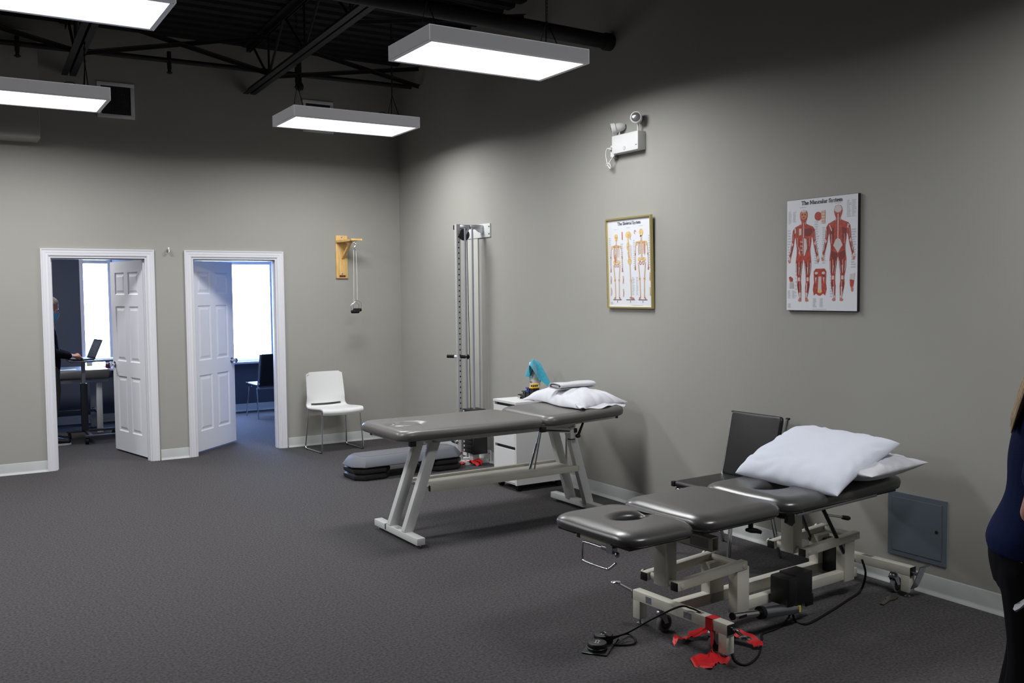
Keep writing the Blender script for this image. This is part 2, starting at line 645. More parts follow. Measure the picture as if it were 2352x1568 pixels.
struct(MB().bb(-0.012, 0, TW + 0.012, YW, 0, 2.75).build('wall_side', SLATE, smooth=0), 'slate painted side wall of the right small room')
struct(MB().bb(-5.62, -5.5, TW, YW, 0, 2.75).build('wall_office_left', SLATE, smooth=0), 'slate painted side wall of the office')
cove('baseboard_office', (-5.5, YW, 0), (-2.56, YW, 0), (0, -1, 0), 'pale cove base under the office window')
cove('baseboard_room', (-2.46, YW, 0), (-0.012, YW, 0), (0, -1, 0), 'pale cove base in the dark room')

GLASS = mat('window_glass', (235, 242, 250), 0.02, spec=0.5, trans=1.0)
for n, d, lb in ((1, W1, 'bright office window with a white shade'), (2, W2, 'bright window with a white shade in the dark room')):
    root = sroot('window_%d' % n, lb)
    f_ = MB()
    f_.bb(d[0], d[0] + 0.045, YW - 0.012, YW + 0.12, ZS, ZT, 0.003).bb(d[1] - 0.045, d[1], YW - 0.012, YW + 0.12, ZS, ZT, 0.003)
    f_.bb(d[0] + 0.045, d[1] - 0.045, YW - 0.010, YW + 0.12, ZM, ZM + 0.045, 0.003).bb(d[0] + 0.045, d[1] - 0.045, YW - 0.010, YW + 0.12, ZT - 0.045, ZT, 0.003).bb(d[0] + 0.045, d[1] - 0.045, YW - 0.010, YW + 0.12, ZS, ZS + 0.03, 0.003)
    f_.build('window_frame', TRIM, root)
    MB().bb(d[0] - 0.03, d[1] + 0.03, YW - 0.09, YW + 0.02, ZS - 0.03, ZS, 0.004).build('window_sill', TRIM, root)
    MB().bb(d[0] + 0.045, d[1] - 0.045, YW + 0.05, YW + 0.053, ZS + 0.03, ZM).build('shade', SHADE, root, smooth=0)
    MB().bb(d[0] + 0.045, d[1] - 0.045, YW + 0.06, YW + 0.065, ZM + 0.045, ZT - 0.045).build('pane', GLASS, root, smooth=0)
    MB().bb(d[0] + 0.045, d[1] - 0.045, YW + 0.095, YW + 0.10, ZS + 0.03, ZM).build('pane', GLASS, root, smooth=0)

OL = thing('office_fill_light', 'unseen ceiling panel added to light the office behind the left doorway', 'light', (-3.9, 1.5, 2.72))  # unseen lamp, added to brighten the man and the left door
MB().bb(-4.5, -3.3, 1.2, 1.8, 2.722, 2.75, 0.003).build('housing', LAMPW, OL, smooth=0)
MB().bb(-4.46, -3.34, 1.24, 1.76, 2.716, 2.722).build('diffuser', mat('office_fill_diffuser', (255, 255, 255), 0.5, emit=(1.0, 0.98, 0.94), estr=21.0), OL, smooth=0)

# ================================================================== ROOF STEEL
JS = 0.031                                   # the joists run very slightly askew


def joist(x0, label):
    root = thing('roof_joist', label, 'joist', (x0, 0, 3.70), group='black open-web joists under the roof deck')

    def X(yy):
        return x0 + JS * yy
    for s in (-1, 1):
        c = MB()
        a, b = Vector((X(-0.03) + s * 0.036, -0.03, 0)), Vector((X(YN) + s * 0.036, YN, 0))
        c.beam(a + Vector((0, 0, 3.715)), b + Vector((0, 0, 3.715)), 0.052, 0.008)
        c.beam(a + Vector((-s * 0.022, 0, 3.742)), b + Vector((-s * 0.022, 0, 3.742)), 0.008, 0.055)
        c.build('bottom_chord', STEEL_BLACK, root, smooth=0)
        c = MB()
        c.beam(a + Vector((0, 0, 4.19)), b + Vector((0, 0, 4.19)), 0.052, 0.012)
        c.beam(a + Vector((-s * 0.022, 0, 4.163)), b + Vector((-s * 0.022, 0, 4.163)), 0.008, 0.055)
        c.build('top_chord', STEEL_BLACK, root, smooth=0)
    yy = -0.20
    up = True
    while yy > YN + 1:
        y2 = yy - 0.56
        z0, z1 = (4.17, 3.74) if up else (3.74, 4.17)
        MB().cyl((X(yy), yy, z0), (X(y2), y2, z1), 0.012, n=8).build('web_rod', STEEL_BLACK, root)
        if up:
            MB().cyl((X(y2), y2 - 0.02, 3.74), (X(y2), y2 - 0.02, 4.17), 0.011, n=8).build('web_rod', STEEL_BLACK, root)
        up = not up
        yy = y2
    return root


joist(-1.69, 'black open-web roof joist over the far table light')
joist(-3.385, 'black open-web roof joist above the left row of lights')
joist(-5.08, 'black open-web roof joist at the left, beyond the edge of the photo')


def brace(p0, p1, label, grp):
    b_ = MB()
    b_.beam(p0, p1, 0.035, 0.006)
    q0, q1 = Vector(p0) + Vector((0, 0.015, -0.017)), Vector(p1) + Vector((0, 0.015, -0.017))
    b_.beam(q0, q1, 0.006, 0.035)
    o = b_.build('cross_brace', STEEL_BLACK, smooth=0)
    return tag(origin(o, p0), label, 'brace', grp)


yb = -0.74
G = 'angle-iron cross braces between the joists'
brace((-1.73, yb, 3.76), (-0.03, -0.62, 4.06), 'angle brace rising from the right joist to the far corner', G)
brace((-1.73, yb, 4.14), (-0.03, -0.62, 3.87), 'angle brace falling from the right joist to the far corner', G)
brace((-3.41, -0.80, 4.14), (-1.73, yb, 3.80), 'angle brace falling from the left joist to the right joist', G)
brace((-3.41, -0.80, 3.76), (-1.73, yb, 4.14), 'angle brace rising from the left joist to the right joist', G)
brace((-5.10, -0.80, 4.14), (-3.41, -0.80, 3.78), 'angle brace falling to the left joist at the photo edge', G)
brace((-1.80, -2.85, 4.12), (-0.03, -3.00, 3.92), 'angle brace reaching the right wall behind the near light', G)
brace((-1.80, -2.80, 3.76), (-0.03, -2.72, 4.08), 'upper angle brace reaching the right wall behind the near light', G)

# pipes
pr_ = thing('sprinkler_branch', 'thin black sprinkler pipe strung across the joists near the back wall', 'pipe', (-2.5, -0.39, 3.89))
MB().cyl((-5.6, -0.36, 3.86), (-0.02, -0.39, 3.895), 0.024, n=12).build('pipe', STEEL_BLACK, pr_)
for xx in (-3.83, -2.55, -1.30):
    k = MB()
    k.cyl((xx, -0.38, 3.80), (xx, -0.38, 3.96), 0.020, n=10)
    k.lathe((xx, -0.38, 3.80), (0, 0, -1), [(0.016, 0), (0.016, 0.03), (0.028, 0.034), (0.028, 0.04), (0.010, 0.05)], n=12)
    k.build('sprinkler_head', STEEL_BLACK, pr_)
dp = thing('sprinkler_drop', 'black round fitting hanging from the right joist beside the far light', 'pipe', (-1.62, -1.37, 3.5))
MB().cyl((-1.62, -1.37, 3.56), (-1.62, -1.37, 3.80), 0.022, n=12).build('stub', STEEL_BLACK, dp)
MB().lathe((-1.62, -1.37, 3.58), (0, 0, -1), [(0.024, 0), (0.036, 0.02), (0.040, 0.045), (0.030, 0.07), (0.012, 0.078)], n=16).build('globe', STEEL_BLACK, dp)
bp_ = thing('roof_drain_pipe', 'thick black pipe crossing above the near light to the right wall', 'pipe', (-3, -3.9, 3.55))
MB().cyl((XL, -3.9, 3.72), (-0.05, -3.9, 3.575), 0.056, n=20).build('pipe', STEEL_BLACK, bp_)
MB().lathe((0, -3.9, 3.573), (-1, 0, 0), [(0.066, 0), (0.066, 0.06), (0.058, 0.075)], n=24).build('collar', STEEL_BLACK, bp_)

# ================================================================== SUSPENDED PANEL LIGHTS
LZ, LH, LX, LY = 3.191, 0.0975, 1.21, 0.605


def panel_light(loc, label):
    """origin at the centre of the underside"""
    root = thing('pendant_panel_light', label, 'light', loc, 0, 'white rectangular LED panels hung in rows')
    hx, hy = LX / 2, LY / 2
    b_ = MB()
    t = 0.004
    b_.bb(-hx, hx, -hy, -hy + t, 0, LH).bb(-hx, hx, hy - t, hy, 0, LH).bb(-hx, -hx + t, -hy, hy, 0, LH).bb(hx - t, hx, -hy, hy, 0, LH)
    b_.bb(-hx, hx, -hy, hy, LH - t, LH)
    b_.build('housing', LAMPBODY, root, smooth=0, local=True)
    lp = 0.028
    f_ = MB()
    f_.bb(-hx, hx, -hy, -hy + lp, 0, 0.006).bb(-hx, hx, hy - lp, hy, 0, 0.006).bb(-hx, -hx + lp, -hy + lp, hy - lp, 0, 0.006).bb(hx - lp, hx, -hy + lp, hy - lp, 0, 0.006)
    f_.build('bezel', LAMPW, root, smooth=0, local=True)
    MB().bb(-hx + lp, hx - lp, -hy + lp, hy - lp, 0.003, 0.008).build('diffuser', PANEL, root, smooth=0, local=True)
    sc = MB()
    for sx in (-1, 1):
        for sy in (-1, 1):
            sc.lathe((sx * (hx - 0.013), sy * (hy - 0.013), 0.0), (0, 0, -1), [(0.004, 0), (0.003, 0.002)], n=8)
    each(sc, 'corner_screw', SATIN, root)
    la_ = bpy.data.lights.new('led_array', 'AREA')
    la_.shape = 'RECTANGLE'
    la_.size, la_.size_y = LX - 0.06, LY - 0.06
    la_.energy = PANEL_WATTS
    la_.color = (0.985, 0.99, 1.0)
    la_.spread = math.radians(PANEL_SPREAD)
    lo_ = bpy.data.objects.new('led_array', la_)
    lo_.location = (0, 0, -0.001)
    lo_.parent = root
    COL.objects.link(lo_)
    for sx in (-1, 1):
        x = sx * (hx - 0.14)
        wv = MB()
        ap = (x, 0, LH + 0.24)
        wv.cyl((x, -0.16, LH), ap, 0.0035, n=6).cyl((x, 0.16, LH), ap, 0.0035, n=6)
        # chain up to the steel
        z = LH + 0.24
        i = 0
        while z < ZC - LZ - 0.02:
            a = (0.007, 0) if i % 2 == 0 else (0, 0.007)
            wv.tube([(x + a[0], a[1], z), (x + a[0], a[1], z + 0.026), (x - a[0], -a[1], z + 0.026), (x - a[0], -a[1], z)], 0.0022, n=4, closed=True)
            z += 0.024
            i += 1
        wv.build('hanging_chain', BLACKP, root, local=True)
        MB().bb(x - 0.05, x + 0.05, -0.19, 0.19, LH, LH + 0.012).build('hanger_plate', LAMPW, root, smooth=0, local=True)
    cb = MB()
    cb.tube(catmull([(0.28, -0.05, LH), (0.30, -0.05, LH + 0.05), (0.37, -0.03, LH + 0.065), (hx - 0.16, 0, LH + 0.03), (hx - 0.14, 0.01, LH + 0.24), (hx - 0.14, 0.012, ZC - LZ - 0.01)], 6), 0.004, n=6)
    cb.build('power_cable', BLACKP, root, local=True)
    return root


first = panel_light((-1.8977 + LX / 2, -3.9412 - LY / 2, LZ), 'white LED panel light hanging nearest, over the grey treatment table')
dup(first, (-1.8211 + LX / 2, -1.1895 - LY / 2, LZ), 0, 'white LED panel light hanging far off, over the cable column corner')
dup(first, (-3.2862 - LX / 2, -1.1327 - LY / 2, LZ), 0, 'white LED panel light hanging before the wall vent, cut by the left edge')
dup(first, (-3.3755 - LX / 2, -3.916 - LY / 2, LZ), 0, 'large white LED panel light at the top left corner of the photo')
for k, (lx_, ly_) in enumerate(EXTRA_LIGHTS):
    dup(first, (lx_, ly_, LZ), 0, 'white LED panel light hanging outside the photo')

# ================================================================== SHAPES SHARED BY THE FURNITURE
def ray_out(cx, cy, lx, ly, rc, ang, ox=0.0, oy=0.0, waist=0.0):
    """distance from (ox,oy) along ang to a rounded rectangle centred on (cx,cy)"""
    dx, dy = math.cos(ang), math.sin(ang)

    def inside(r):
        x, y = abs(ox + dx * r - cx), abs(oy + dy * r - cy)
        hx, hy = lx / 2, ly / 2 - waist * math.exp(-((ox + dx * r - cx) / (0.3 * lx)) ** 2)
        qx, qy = x - hx + rc, y - hy + rc
        if qx <= 0 or qy <= 0:
            return x <= hx and y <= hy
        return qx * qx + qy * qy <= rc * rc
    lo, hi = 0.0, 3.0
    for _ in range(34):
        md = (lo + hi) / 2
        if inside(md):
            lo = md
        else:
            hi = md
    return lo


def cushion(cx, cy, lx, ly, z0, z1, rc=0.06, Rx=0.06, crown=0.01, hole=None, plug=None, n=128, tilt=0.0, px=None):
    """upholstered pad; hole=(x,y,a,b) cuts a face opening with rolled edges, plug=(x,y,a,b,d) leaves a seam dimple"""
    mb = MB()
    ox, oy = (hole[0], hole[1]) if hole else (cx, cy)
    T = z1 - z0
    angs = [2 * PI * k / n for k in range(n)]
    ro = [ray_out(cx, cy, lx, ly, rc, a, ox, oy) for a in angs]
    ri = [0.0] * n
    if hole:
        ri = [1.0 / math.sqrt((math.cos(a) / hole[2]) ** 2 + (math.sin(a) / hole[3]) ** 2) for a in angs]

    def zt(x, y):
        z = z1
        u, v = (x - cx) / (lx / 2), (y - cy) / (ly / 2)
        z += crown * max(0, (1 - u * u)) * max(0, (1 - v * v))
        if plug:
            q = math.sqrt(((x - plug[0]) / plug[2]) ** 2 + ((y - plug[1]) / plug[3]) ** 2)
            z -= plug[4] * math.exp(-((q - 1) / 0.16) ** 2) + plug[4] * 0.25 * (1 if q < 1 else 0)
        return z
    rings = []
    for d, z in ((0.05, z0), (0.015, z0 + 0.001), (0.004, z0 + 0.12 * T), (0.0, z0 + 0.3 * T), (0.0, z0 + 0.45 * T)):
        rings.append([(ox + math.cos(a) * (r - d), oy + math.sin(a) * (r - d), z) for a, r in zip(angs, ro)])
    for q in range(1, 10):
        al = q / 9 * PI / 2
        d = Rx * (1 - math.cos(al))
        rg = []
        for a, r in zip(angs, ro):
            x, y = ox + math.cos(a) * (r - d), oy + math.sin(a) * (r - d)
            zz = z0 + 0.45 * T
            rg.append((x, y, zz + (zt(x, y) - zz) * math.sin(al)))
        rings.append(rg)
    HR = 0.055
    M = 30
    for q in range(1, M + 1):
        t = q / M
        rg = []
        for a, r, i_ in zip(angs, ro, ri):
            r0 = r - Rx
            r1 = (i_ + HR) if hole else 0.002
            rr = r0 + (r1 - r0) * t
            x, y = ox + math.cos(a) * rr, oy + math.sin(a) * rr
            rg.append((x, y, zt(x, y)))
        rings.append(rg)
    if hole:
        for q in range(1, 10):
            al = q / 9 * PI / 2
            d = HR * (1 - math.sin(al)) if False else HR * math.sin(al)
            rg = []
            for a, i_ in zip(angs, ri):
                rr = i_ + HR - d
                x, y = ox + math.cos(a) * rr, oy + math.sin(a) * rr
                rg.append((x, y, zt(x, y) - 0.55 * T * (1 - math.cos(al))))
            rings.append(rg)
        rings.append([(ox + math.cos(a) * i_, oy + math.sin(a) * i_, z0 + 0.1 * T) for a, i_ in zip(angs, ri)])
        rings.append([(ox + math.cos(a) * (i_ + 0.01), oy + math.sin(a) * (i_ + 0.01), z0) for a, i_ in zip(angs, ri)])
        mb.loft(rings, closed=True, caps=False)
    else:
        mb.loft(rings)
    if tilt:
        piv = px if px is not None else cx - lx / 2
        mb.v = [(v[0], v[1], v[2] + (v[0] - piv) * tilt) for v in mb.v]
    return mb


def pillow(lx, ly, t, seed=0, N=44, pinch=0.045, sag=0.42, wr=0.006, full=0.55, pw=2.6):
    """stuffed pillow lying flat: centre at the origin, resting plane z=0"""
    def h(u, v):
        a = max(0.0, 1 - abs(u) ** pw) * max(0.0, 1 - abs(v) ** pw)
        return a ** full

    def pos(u, v, s):
        x = u * lx / 2 * (1 - pinch * (1 - v * v) * u * u)
        y = v * ly / 2 * (1 - pinch * (1 - u * u) * v * v)
        hh = h(u, v)
        e = max(abs(u), abs(v))
        nz = mnoise.noise(Vector((u * 2.2 + seed, v * 2.2, seed * 1.7)))
        ang = math.atan2(v, u)
        cr = math.sin(ang * 17 + nz * 5 + seed) * wr * (e ** 3) * min(1.0, hh * 2.2)
        nb = mnoise.noise(Vector((u * 5 + seed, v * 5, 3.1))) * wr * 0.9 * hh
        if s > 0:
            z = t * sag * 0.25 + t * (1 - sag * 0.25) * hh * (1 + 0.08 * nz) + cr + nb
        else:
            z = t * sag * 0.25 * (1 - hh) + cr * 0.2 * (1 - hh)
        return Vector((x, y, max(z, 0.0)))
    mb = MB()
    us = [math.sin((-1 + 2 * i / N) * PI / 2) for i in range(N + 1)]
    top = [[pos(u, v, 1) for u in us] for v in us]
    bot = [[pos(u, v, -1) for u in us] for v in us]
    I = N + 1
    vs_ = [p for rw in top for p in rw]
    fs = [(j * I + i, j * I + i + 1, (j + 1) * I + i + 1, (j + 1) * I + i) for j in range(N) for i in range(N)]
    idx = {}
    for j in range(I):
        for i in range(I):
            if i in (0, N) or j in (0, N):
                idx[(j, i)] = j * I + i
            else:
                idx[(j, i)] = len(vs_)
                vs_.append(bot[j][i])
    for j in range(N):
        for i in range(N):
            fs.append((idx[(j, i)], idx[(j + 1, i)], idx[(j + 1, i + 1)], idx[(j, i + 1)]))
    mb.add(vs_, fs)
    return mb


def moved(mb, fn):
    mb.v = [tuple(fn(Vector(v))) for v in mb.v]
    return mb


# ================================================================== GREY TREATMENT TABLE (far)
T1 = thing('treatment_table', 'grey vinyl treatment table on white splayed steel legs, pillow and towel on it', 'treatment table', (-1.15, -4.0, 0), math.radians(1.0))


def b(mb, name, material, parent, smooth=40):
    return mb.build(name, material, parent, smooth=smooth, local=True)


p_ = b(cushion(-0.335, 0, 1.13, 0.685, 0.700, 0.768, 0.085, 0.05, 0.004, plug=(-0.69, 0.0, 0.12, 0.085, 0.016)), 'main_cushion', TAUPE, T1)
b(cushion(0.60, 0, 0.72, 0.685, 0.700, 0.775, 0.085, 0.055, 0.006, tilt=0.045, px=0.24), 'head_cushion', TAUPE, T1)
for xx, x2, sg in ((-0.765, -0.545, -1), (0.752, 0.572, 1)):
    f_ = MB().bb(xx - 0.03, xx + 0.03, -0.335, 0.325, 0.022, 0.068, 0.004)
    ft = b(f_, 'foot_bar', WHITEEN, T1)
    for yy in (-0.29, 0.28):
        k = MB().lathe((xx, yy, 0.0), (0, 0, 1), [(0.020, 0), (0.020, 0.006), (0.008, 0.010), (0.008, 0.024)], n=14)
        b(k, 'levelling_foot', SATIN, ft)
    for yy in (-0.125, 0.095):
        l_ = MB()
        l_.beam((xx, yy, 0.06), (x2, yy, 0.66), 0.05, 0.068, up=(1, 0, 0), bev=0.004)
        b(l_, 'leg', WHITEEN, T1)
b(MB().bb(-0.796, -0.734, 0.135, 0.15, 0.03, 0.0685), 'green_tape', mat('dark_green_tape', (16, 62, 58), 0.5), T1, 0)
b(MB().bb(-0.79, -0.745, -0.035, 0.02, 0.0675, 0.0692), 'label_sticker', mat('grey_sticker', (176, 176, 178), 0.5), T1, 0)
fr_ = MB()
for yy in (-0.125, 0.095):
    fr_.bb(-0.62, 0.62, yy - 0.025, yy + 0.025, 0.645, 0.690, 0.003)
for xx in (-0.80, 0.22):
    fr_.bb(xx - 0.02, xx + 0.02, -0.30, 0.30, 0.668, 0.700, 0.003)
b(fr_, 'top_frame', WHITEEN, T1)
for xx in (-0.80, 0.22):
    for sg in (-1, 1):
        b(MB().bb(xx - 0.022, xx + 0.022, sg * 0.285, sg * 0.315, 0.664, 0.702, 0.003), 'end_cap', BLACKP, T1)
sh = MB()
sh.bb(-0.60, 0.635, -0.165, -0.135, 0.318, 0.362, 0.003).bb(-0.60, 0.635, 0.125, 0.155, 0.318, 0.362, 0.003)
each(sh, 'shelf_rail', CREAM, T1)
b(MB().bb(-0.60, 0.635, -0.14, 0.13, 0.335, 0.346), 'shelf_tray', CREAM, T1, 0)
for xx in (-0.602, 0.637):
    b(MB().bb(xx - 0.003, xx + 0.003, -0.160, -0.140, 0.322, 0.358), 'end_cap', BLACKP, T1)
# hinge gear of the head section
hb = MB()
for yy in (-0.20, 0.20):
    hb.beam((0.26, yy, 0.680), (0.95, yy, 0.705), 0.028, 0.022, bev=0.002)
each(hb, 'head_rail', WHITEEN, T1)
for yy in (-0.20, 0.20):
    b(MB().bb(0.945, 0.972, yy - 0.016, yy + 0.016, 0.692, 0.720, 0.003), 'end_cap', BLACKP, T1)
sl = MB()
sl.beam((0.27, -0.2, 0.668), (0.56, -0.2, 0.632), 0.022, 0.034, bev=0.002)
sl.bb(0.525, 0.560, -0.215, -0.185, 0.575, 0.66, 0.002)
b(sl, 'slide_bracket', WHITEEN, T1)
b(MB().beam((0.30, -0.212, 0.660), (0.52, -0.212, 0.633), 0.003, 0.010), 'slot', BLACKP, T1, 0)
each(MB().bb(0.555, 0.585, -0.218, -0.182, 0.618, 0.650, 0.003).bb(0.522, 0.563, -0.218, -0.182, 0.568, 0.576), 'end_cap', BLACKP, T1)
kn = MB()
kn.cyl((0.585, -0.225, 0.595), (0.625, -0.235, 0.690), 0.011, 0.008, n=10)
kn.ball((0.585, -0.225, 0.595), (0.022, 0.016, 0.016), 12, 8)
b(kn, 'clamp_lever', BLACKP, T1)
gs = MB()
gs.cyl((0.31, 0.0, 0.346), (0.375, 0.0, 0.53), 0.010, n=12).cyl((0.375, 0, 0.53), (0.41, 0.0, 0.66), 0.006, n=10)
b(gs, 'gas_strut', CHROME, T1)
b(MB().cyl((0.33, -0.03, 0.346), (0.40, -0.03, 0.66), 0.006, n=10), 'gas_strut', CHROME, T1)

# pillow on it, slip hanging open at the near end
pm = pillow(0.44, 0.76, 0.125, seed=2, wr=0.011, pinch=0.06)
pm = moved(pm, lambda v: Vector((v.x + (0.03 * math.sin(v.y * 9)), v.y, v.z + max(0, (abs(v.y) - 0.30)) * -0.05)))
tilt1 = Matrix.Rotation(-0.035, 4, 'Y')
po = pm.build('pillow', COTTON, None, smooth=60)
po.location = (-0.385, -3.905, 0.800)
po.rotation_euler = (0.0, -0.045, math.radians(2))
WM[po.name] = Matrix.Translation(po.location) @ po.rotation_euler.to_matrix().to_4x4()
tag(po, 'plump white pillow lying across the grey treatment table', 'pillow')
# the loose hem of the pillow slip
gr = []
for j in range(10):
    rw = []
    for i in range(34):
        x = -0.60 + 0.43 * i / 33
        t = j / 9
        fold = 0.007 * math.sin(i * 0.8 + 0.6 * math.sin(i * 0.3)) * t + 0.012 * math.sin(i * 0.33 + 1) * t
        rw.append((x - 0.02 * t * math.sin(i * 0.19), -4.235 - 0.060 * t - 0.014 * math.sin(i * 0.5 + math.sin(i * 0.21)) * t, 0.812 + 0.022 * (1 - t) ** 2 + fold * (1 - 0.4 * t) - 0.012 * t))
    gr.append(rw)
MB().sheet(gr, 0.003).build('pillow_slip_hem', COTTON, po, smooth=60)


# rolled towel on the pillow: a folded slab whose edge shows the layers
def towel(cx, cy, cz):
    root = thing('folded_towel', 'small white towel folded into a roll on top of the pillow', 'towel', (cx, cy, cz), math.radians(4))
    L = 0.34
    # spiral section in (y,z), run along x
    sec = []
    path = [(-0.055, 0.004), (0.060, 0.006), (0.078, 0.020), (0.070, 0.040), (0.030, 0.050), (-0.050, 0.046), (-0.068, 0.032), (-0.058, 0.017), (-0.020, 0.018), (0.040, 0.022), (0.046, 0.030), (0.020, 0.034), (-0.035, 0.032)]
    pts = catmull([(0, p[0], p[1]) for p in path], 5)
    grid = []
    for k in range(13):
        x = -L / 2 + L * k / 12
        grid.append([Vector((x, p.y + 0.003 * math.sin(k * 0.9), p.z + 0.002 * math.sin(k * 0.7 + p.y * 30))) for p in pts])
    MB().sheet(grid, 0.006).build('towel_layers', TOWEL, root, smooth=60, local=True)
    return root


towel(-0.415, -3.95, 0.912)

# ================================================================== BLACK-GREY ELECTRIC TABLE (near)
T2 = thing('electric_treatment_table', 'charcoal vinyl electric treatment table with cream lifting frame on castors', 'treatment table', (-1.58, -6.433, 0), math.radians(3.3))
b(cushion(-0.355, 0, 0.42, 0.56, 0.583, 0.640, 0.10, 0.085, 0.008, hole=(-0.325, 0.0, 0.080, 0.050)), 'head_cushion', CHARVINYL, T2)
b(cushion(0.145, 0, 0.56, 0.57, 0.585, 0.652, 0.09, 0.085, 0.008), 'middle_cushion', CHARVINYL, T2)
b(cushion(0.925, 0, 0.985, 0.57, 0.583, 0.652, 0.09, 0.075, 0.006, hole=(0.665, 0.0, 0.105, 0.058), tilt=0.012, px=0.43), 'back_cushion', CHARVINYL, T2)
for cx, lx_ in ((-0.355, 0.36), (0.145, 0.48), (0.925, 0.90)):
    b(MB().bb(cx - lx_ / 2, cx + lx_ / 2, -0.24, -0.12, 0.570, 0.586).bb(cx - lx_ / 2, cx + lx_ / 2, 0.12, 0.24, 0.570, 0.586), 'base_board', BLACKP, T2, 0)
# ground frame
for xx, sgn in ((0.0, -1), (1.42, 1)):
    eb = b(MB().bb(xx - 0.025, xx + 0.025, -0.315, 0.30, 0.120, 0.170, 0.004), 'end_bar', CREAM, T2)
    for yy in (-0.318, 0.303):
        b(MB().bb(xx - 0.024, xx + 0.024, yy - 0.003, yy + 0.003, 0.122, 0.168, 0.002), 'end_cap', BLACKP, eb)
    for yy in (-0.288, 0.272):
        lg = b(MB().bb(xx - 0.025, xx + 0.025, yy - 0.025, yy + 0.025, 0.030, 0.121, 0.003), 'leg', CREAM, T2)
        b(MB().lathe((xx, yy, 0.0), (0, 0, 1), [(0.016, 0), (0.016, 0.005), (0.006, 0.008), (0.006, 0.034)], n=12), 'levelling_foot', SATIN, lg)
    for yy in (-0.205, 0.125):
        stem = b(MB().cyl((xx, yy, 0.105), (xx, yy, 0.122), 0.018, n=16).lathe((xx, yy, 0.108), (0, 0, -1), [(0.019, 0), (0.024, 0.006), (0.024, 0.016), (0.016, 0.022)], n=16), 'castor_stem', SATIN, T2)
        ox_ = 0.022
        fk = MB()
        for s in (-1, 1):
            fk.prism([(-0.018, 0.0), (0.018, 0.0), (ox_ + 0.012, -0.048), (ox_ - 0.012, -0.048)], (xx, yy + s * 0.018 - 0.0015, 0.092), (1, 0, 0), (0, 0, 1), -0.003)
        fk.bb(xx - 0.020, xx + 0.020, yy - 0.02, yy + 0.02, 0.086, 0.092)
        b(fk, 'castor_fork', SATIN, stem)
        whl = MB().lathe((xx + ox_, yy - 0.013, 0.043), (0, 1, 0), [(0.030, 0), (0.040, 0.001), (0.043, 0.005), (0.043, 0.021), (0.040, 0.025), (0.030, 0.026)], n=28)
        b(whl, 'castor_wheel', mat('grey_tyre', (112, 112, 112), 0.7), stem)
        b(MB().lathe((xx + ox_, yy - 0.0145, 0.043), (0, 1, 0), [(0.030, 0), (0.030, 0.029)], n=20), 'castor_hub', BLACKP, stem)
# long rails
b(MB().bb(0.02, 1.40, 0.035, 0.085, 0.110, 0.165, 0.004), 'long_rail', CREAM, T2)
b(MB().bb(0.30, 1.24, -0.105, -0.060, 0.100, 0.148, 0.004), 'long_rail', CREAM, T2)
for x0 in (0.245, 1.09):
    up_ = MB()
    up_.bb(x0, x0 + 0.10, 0.035, 0.095, 0.11, 0.315, 0.003)
    up_.bb(x0 + 0.03, x0 + 0.115, -0.112, -0.055, 0.09, 0.318, 0.003)
    b(up_, 'upright', CREAM, T2)
b(MB().bb(1.125, 1.185, -0.05, 0.03, 0.12, 0.30), 'gap_shade', BLACKP, T2, 0)  # black block standing in for the shade in the gap between the plates
# parallelogram lifting arms
for x0, x1 in ((-0.128, 0.345), (0.785, 1.245)):
    for yy in (-0.095, 0.105):
        z0_, z1_ = 0.305, 0.326
        la = b(MB().beam((x0, yy, z0_), (x1, yy, z1_), 0.042, 0.040, bev=0.004), 'lifting_arm', CREAM, T2)
        b(MB().beam((x0 - 0.006, yy, z0_), (x0 + 0.001, yy, z0_), 0.041, 0.039, bev=0.002), 'end_cap', BLACKP, la)
        for xq, zq in ((x0 + 0.028, z0_ + 0.001), (x1 - 0.028, z1_ - 0.001)):
            b(MB().lathe((xq, yy - 0.0205, zq), (0, -1, 0), [(0.011, 0), (0.011, 0.002), (0.009, 0.003)], n=14), 'pivot_cap', CREAM, la)
    pv = MB()
    for xq, zq in ((x0 + 0.028, 0.307), (x1 - 0.028, 0.325)):
        pv.cyl((xq, -0.11, zq), (xq, 0.145, zq), 0.017, n=14)
    each(pv, 'pivot_rod', CREAM, T2)
    b(MB().lathe((x0 + 0.028, 0.128, 0.307), (0, 1, 0), [(0.020, 0), (0.020, 0.006)], n=14).lathe((x1 - 0.028, 0.126, 0.325), (0, 1, 0), [(0.020, 0), (0.020, 0.006)], n=14), 'pivot_collar', BLACKR, T2)
    b(MB().bb(x0 - 0.002, x0 + 0.07, -0.04, 0.04, 0.285, 0.565, 0.004), 'column', CREAM, T2)
# deck frame under the cushions
df = MB()
for yy in (-0.10, 0.10):
    df.bb(-0.12, 1.28, yy - 0.02, yy + 0.02, 0.545, 0.572, 0.003)
each(df, 'deck_frame', CREAM, T2)
# open square tube poking out below the joint of head and middle
tb = MB()
o_, t_ = (0.045, 0.065), 0.005
xc, zc = 0.04, 0.492
for yy0, yy1 in ((-0.185, 0.12),):
    tb.bb(xc - 0.0225, xc - 0.0225 + t_, yy0, yy1, zc - 0.0325, zc + 0.0325).bb(xc + 0.0225 - t_, xc + 0.0225, yy0, yy1, zc - 0.0325, zc + 0.0325)
    tb.bb(xc - 0.0225, xc + 0.0225, yy0, yy1, zc + 0.0325 - t_, zc + 0.0325).bb(xc - 0.0225, xc + 0.0225, yy0, yy1, zc - 0.0325, zc - 0.0325 + t_)
tu = b(tb, 'square_tube', CREAM, T2, 0)
b(MB().bb(xc - 0.0232, xc - 0.0226, -0.165, -0.05, zc - 0.022, zc + 0.022), 'rating_label', mat('grey_label', (150, 152, 154), 0.5), tu, 0)
b(MB().bb(xc - 0.05, xc + 0.05, -0.03, 0.05, zc + 0.03, 0.56), 'joint_block', CREAM, T2, 0)
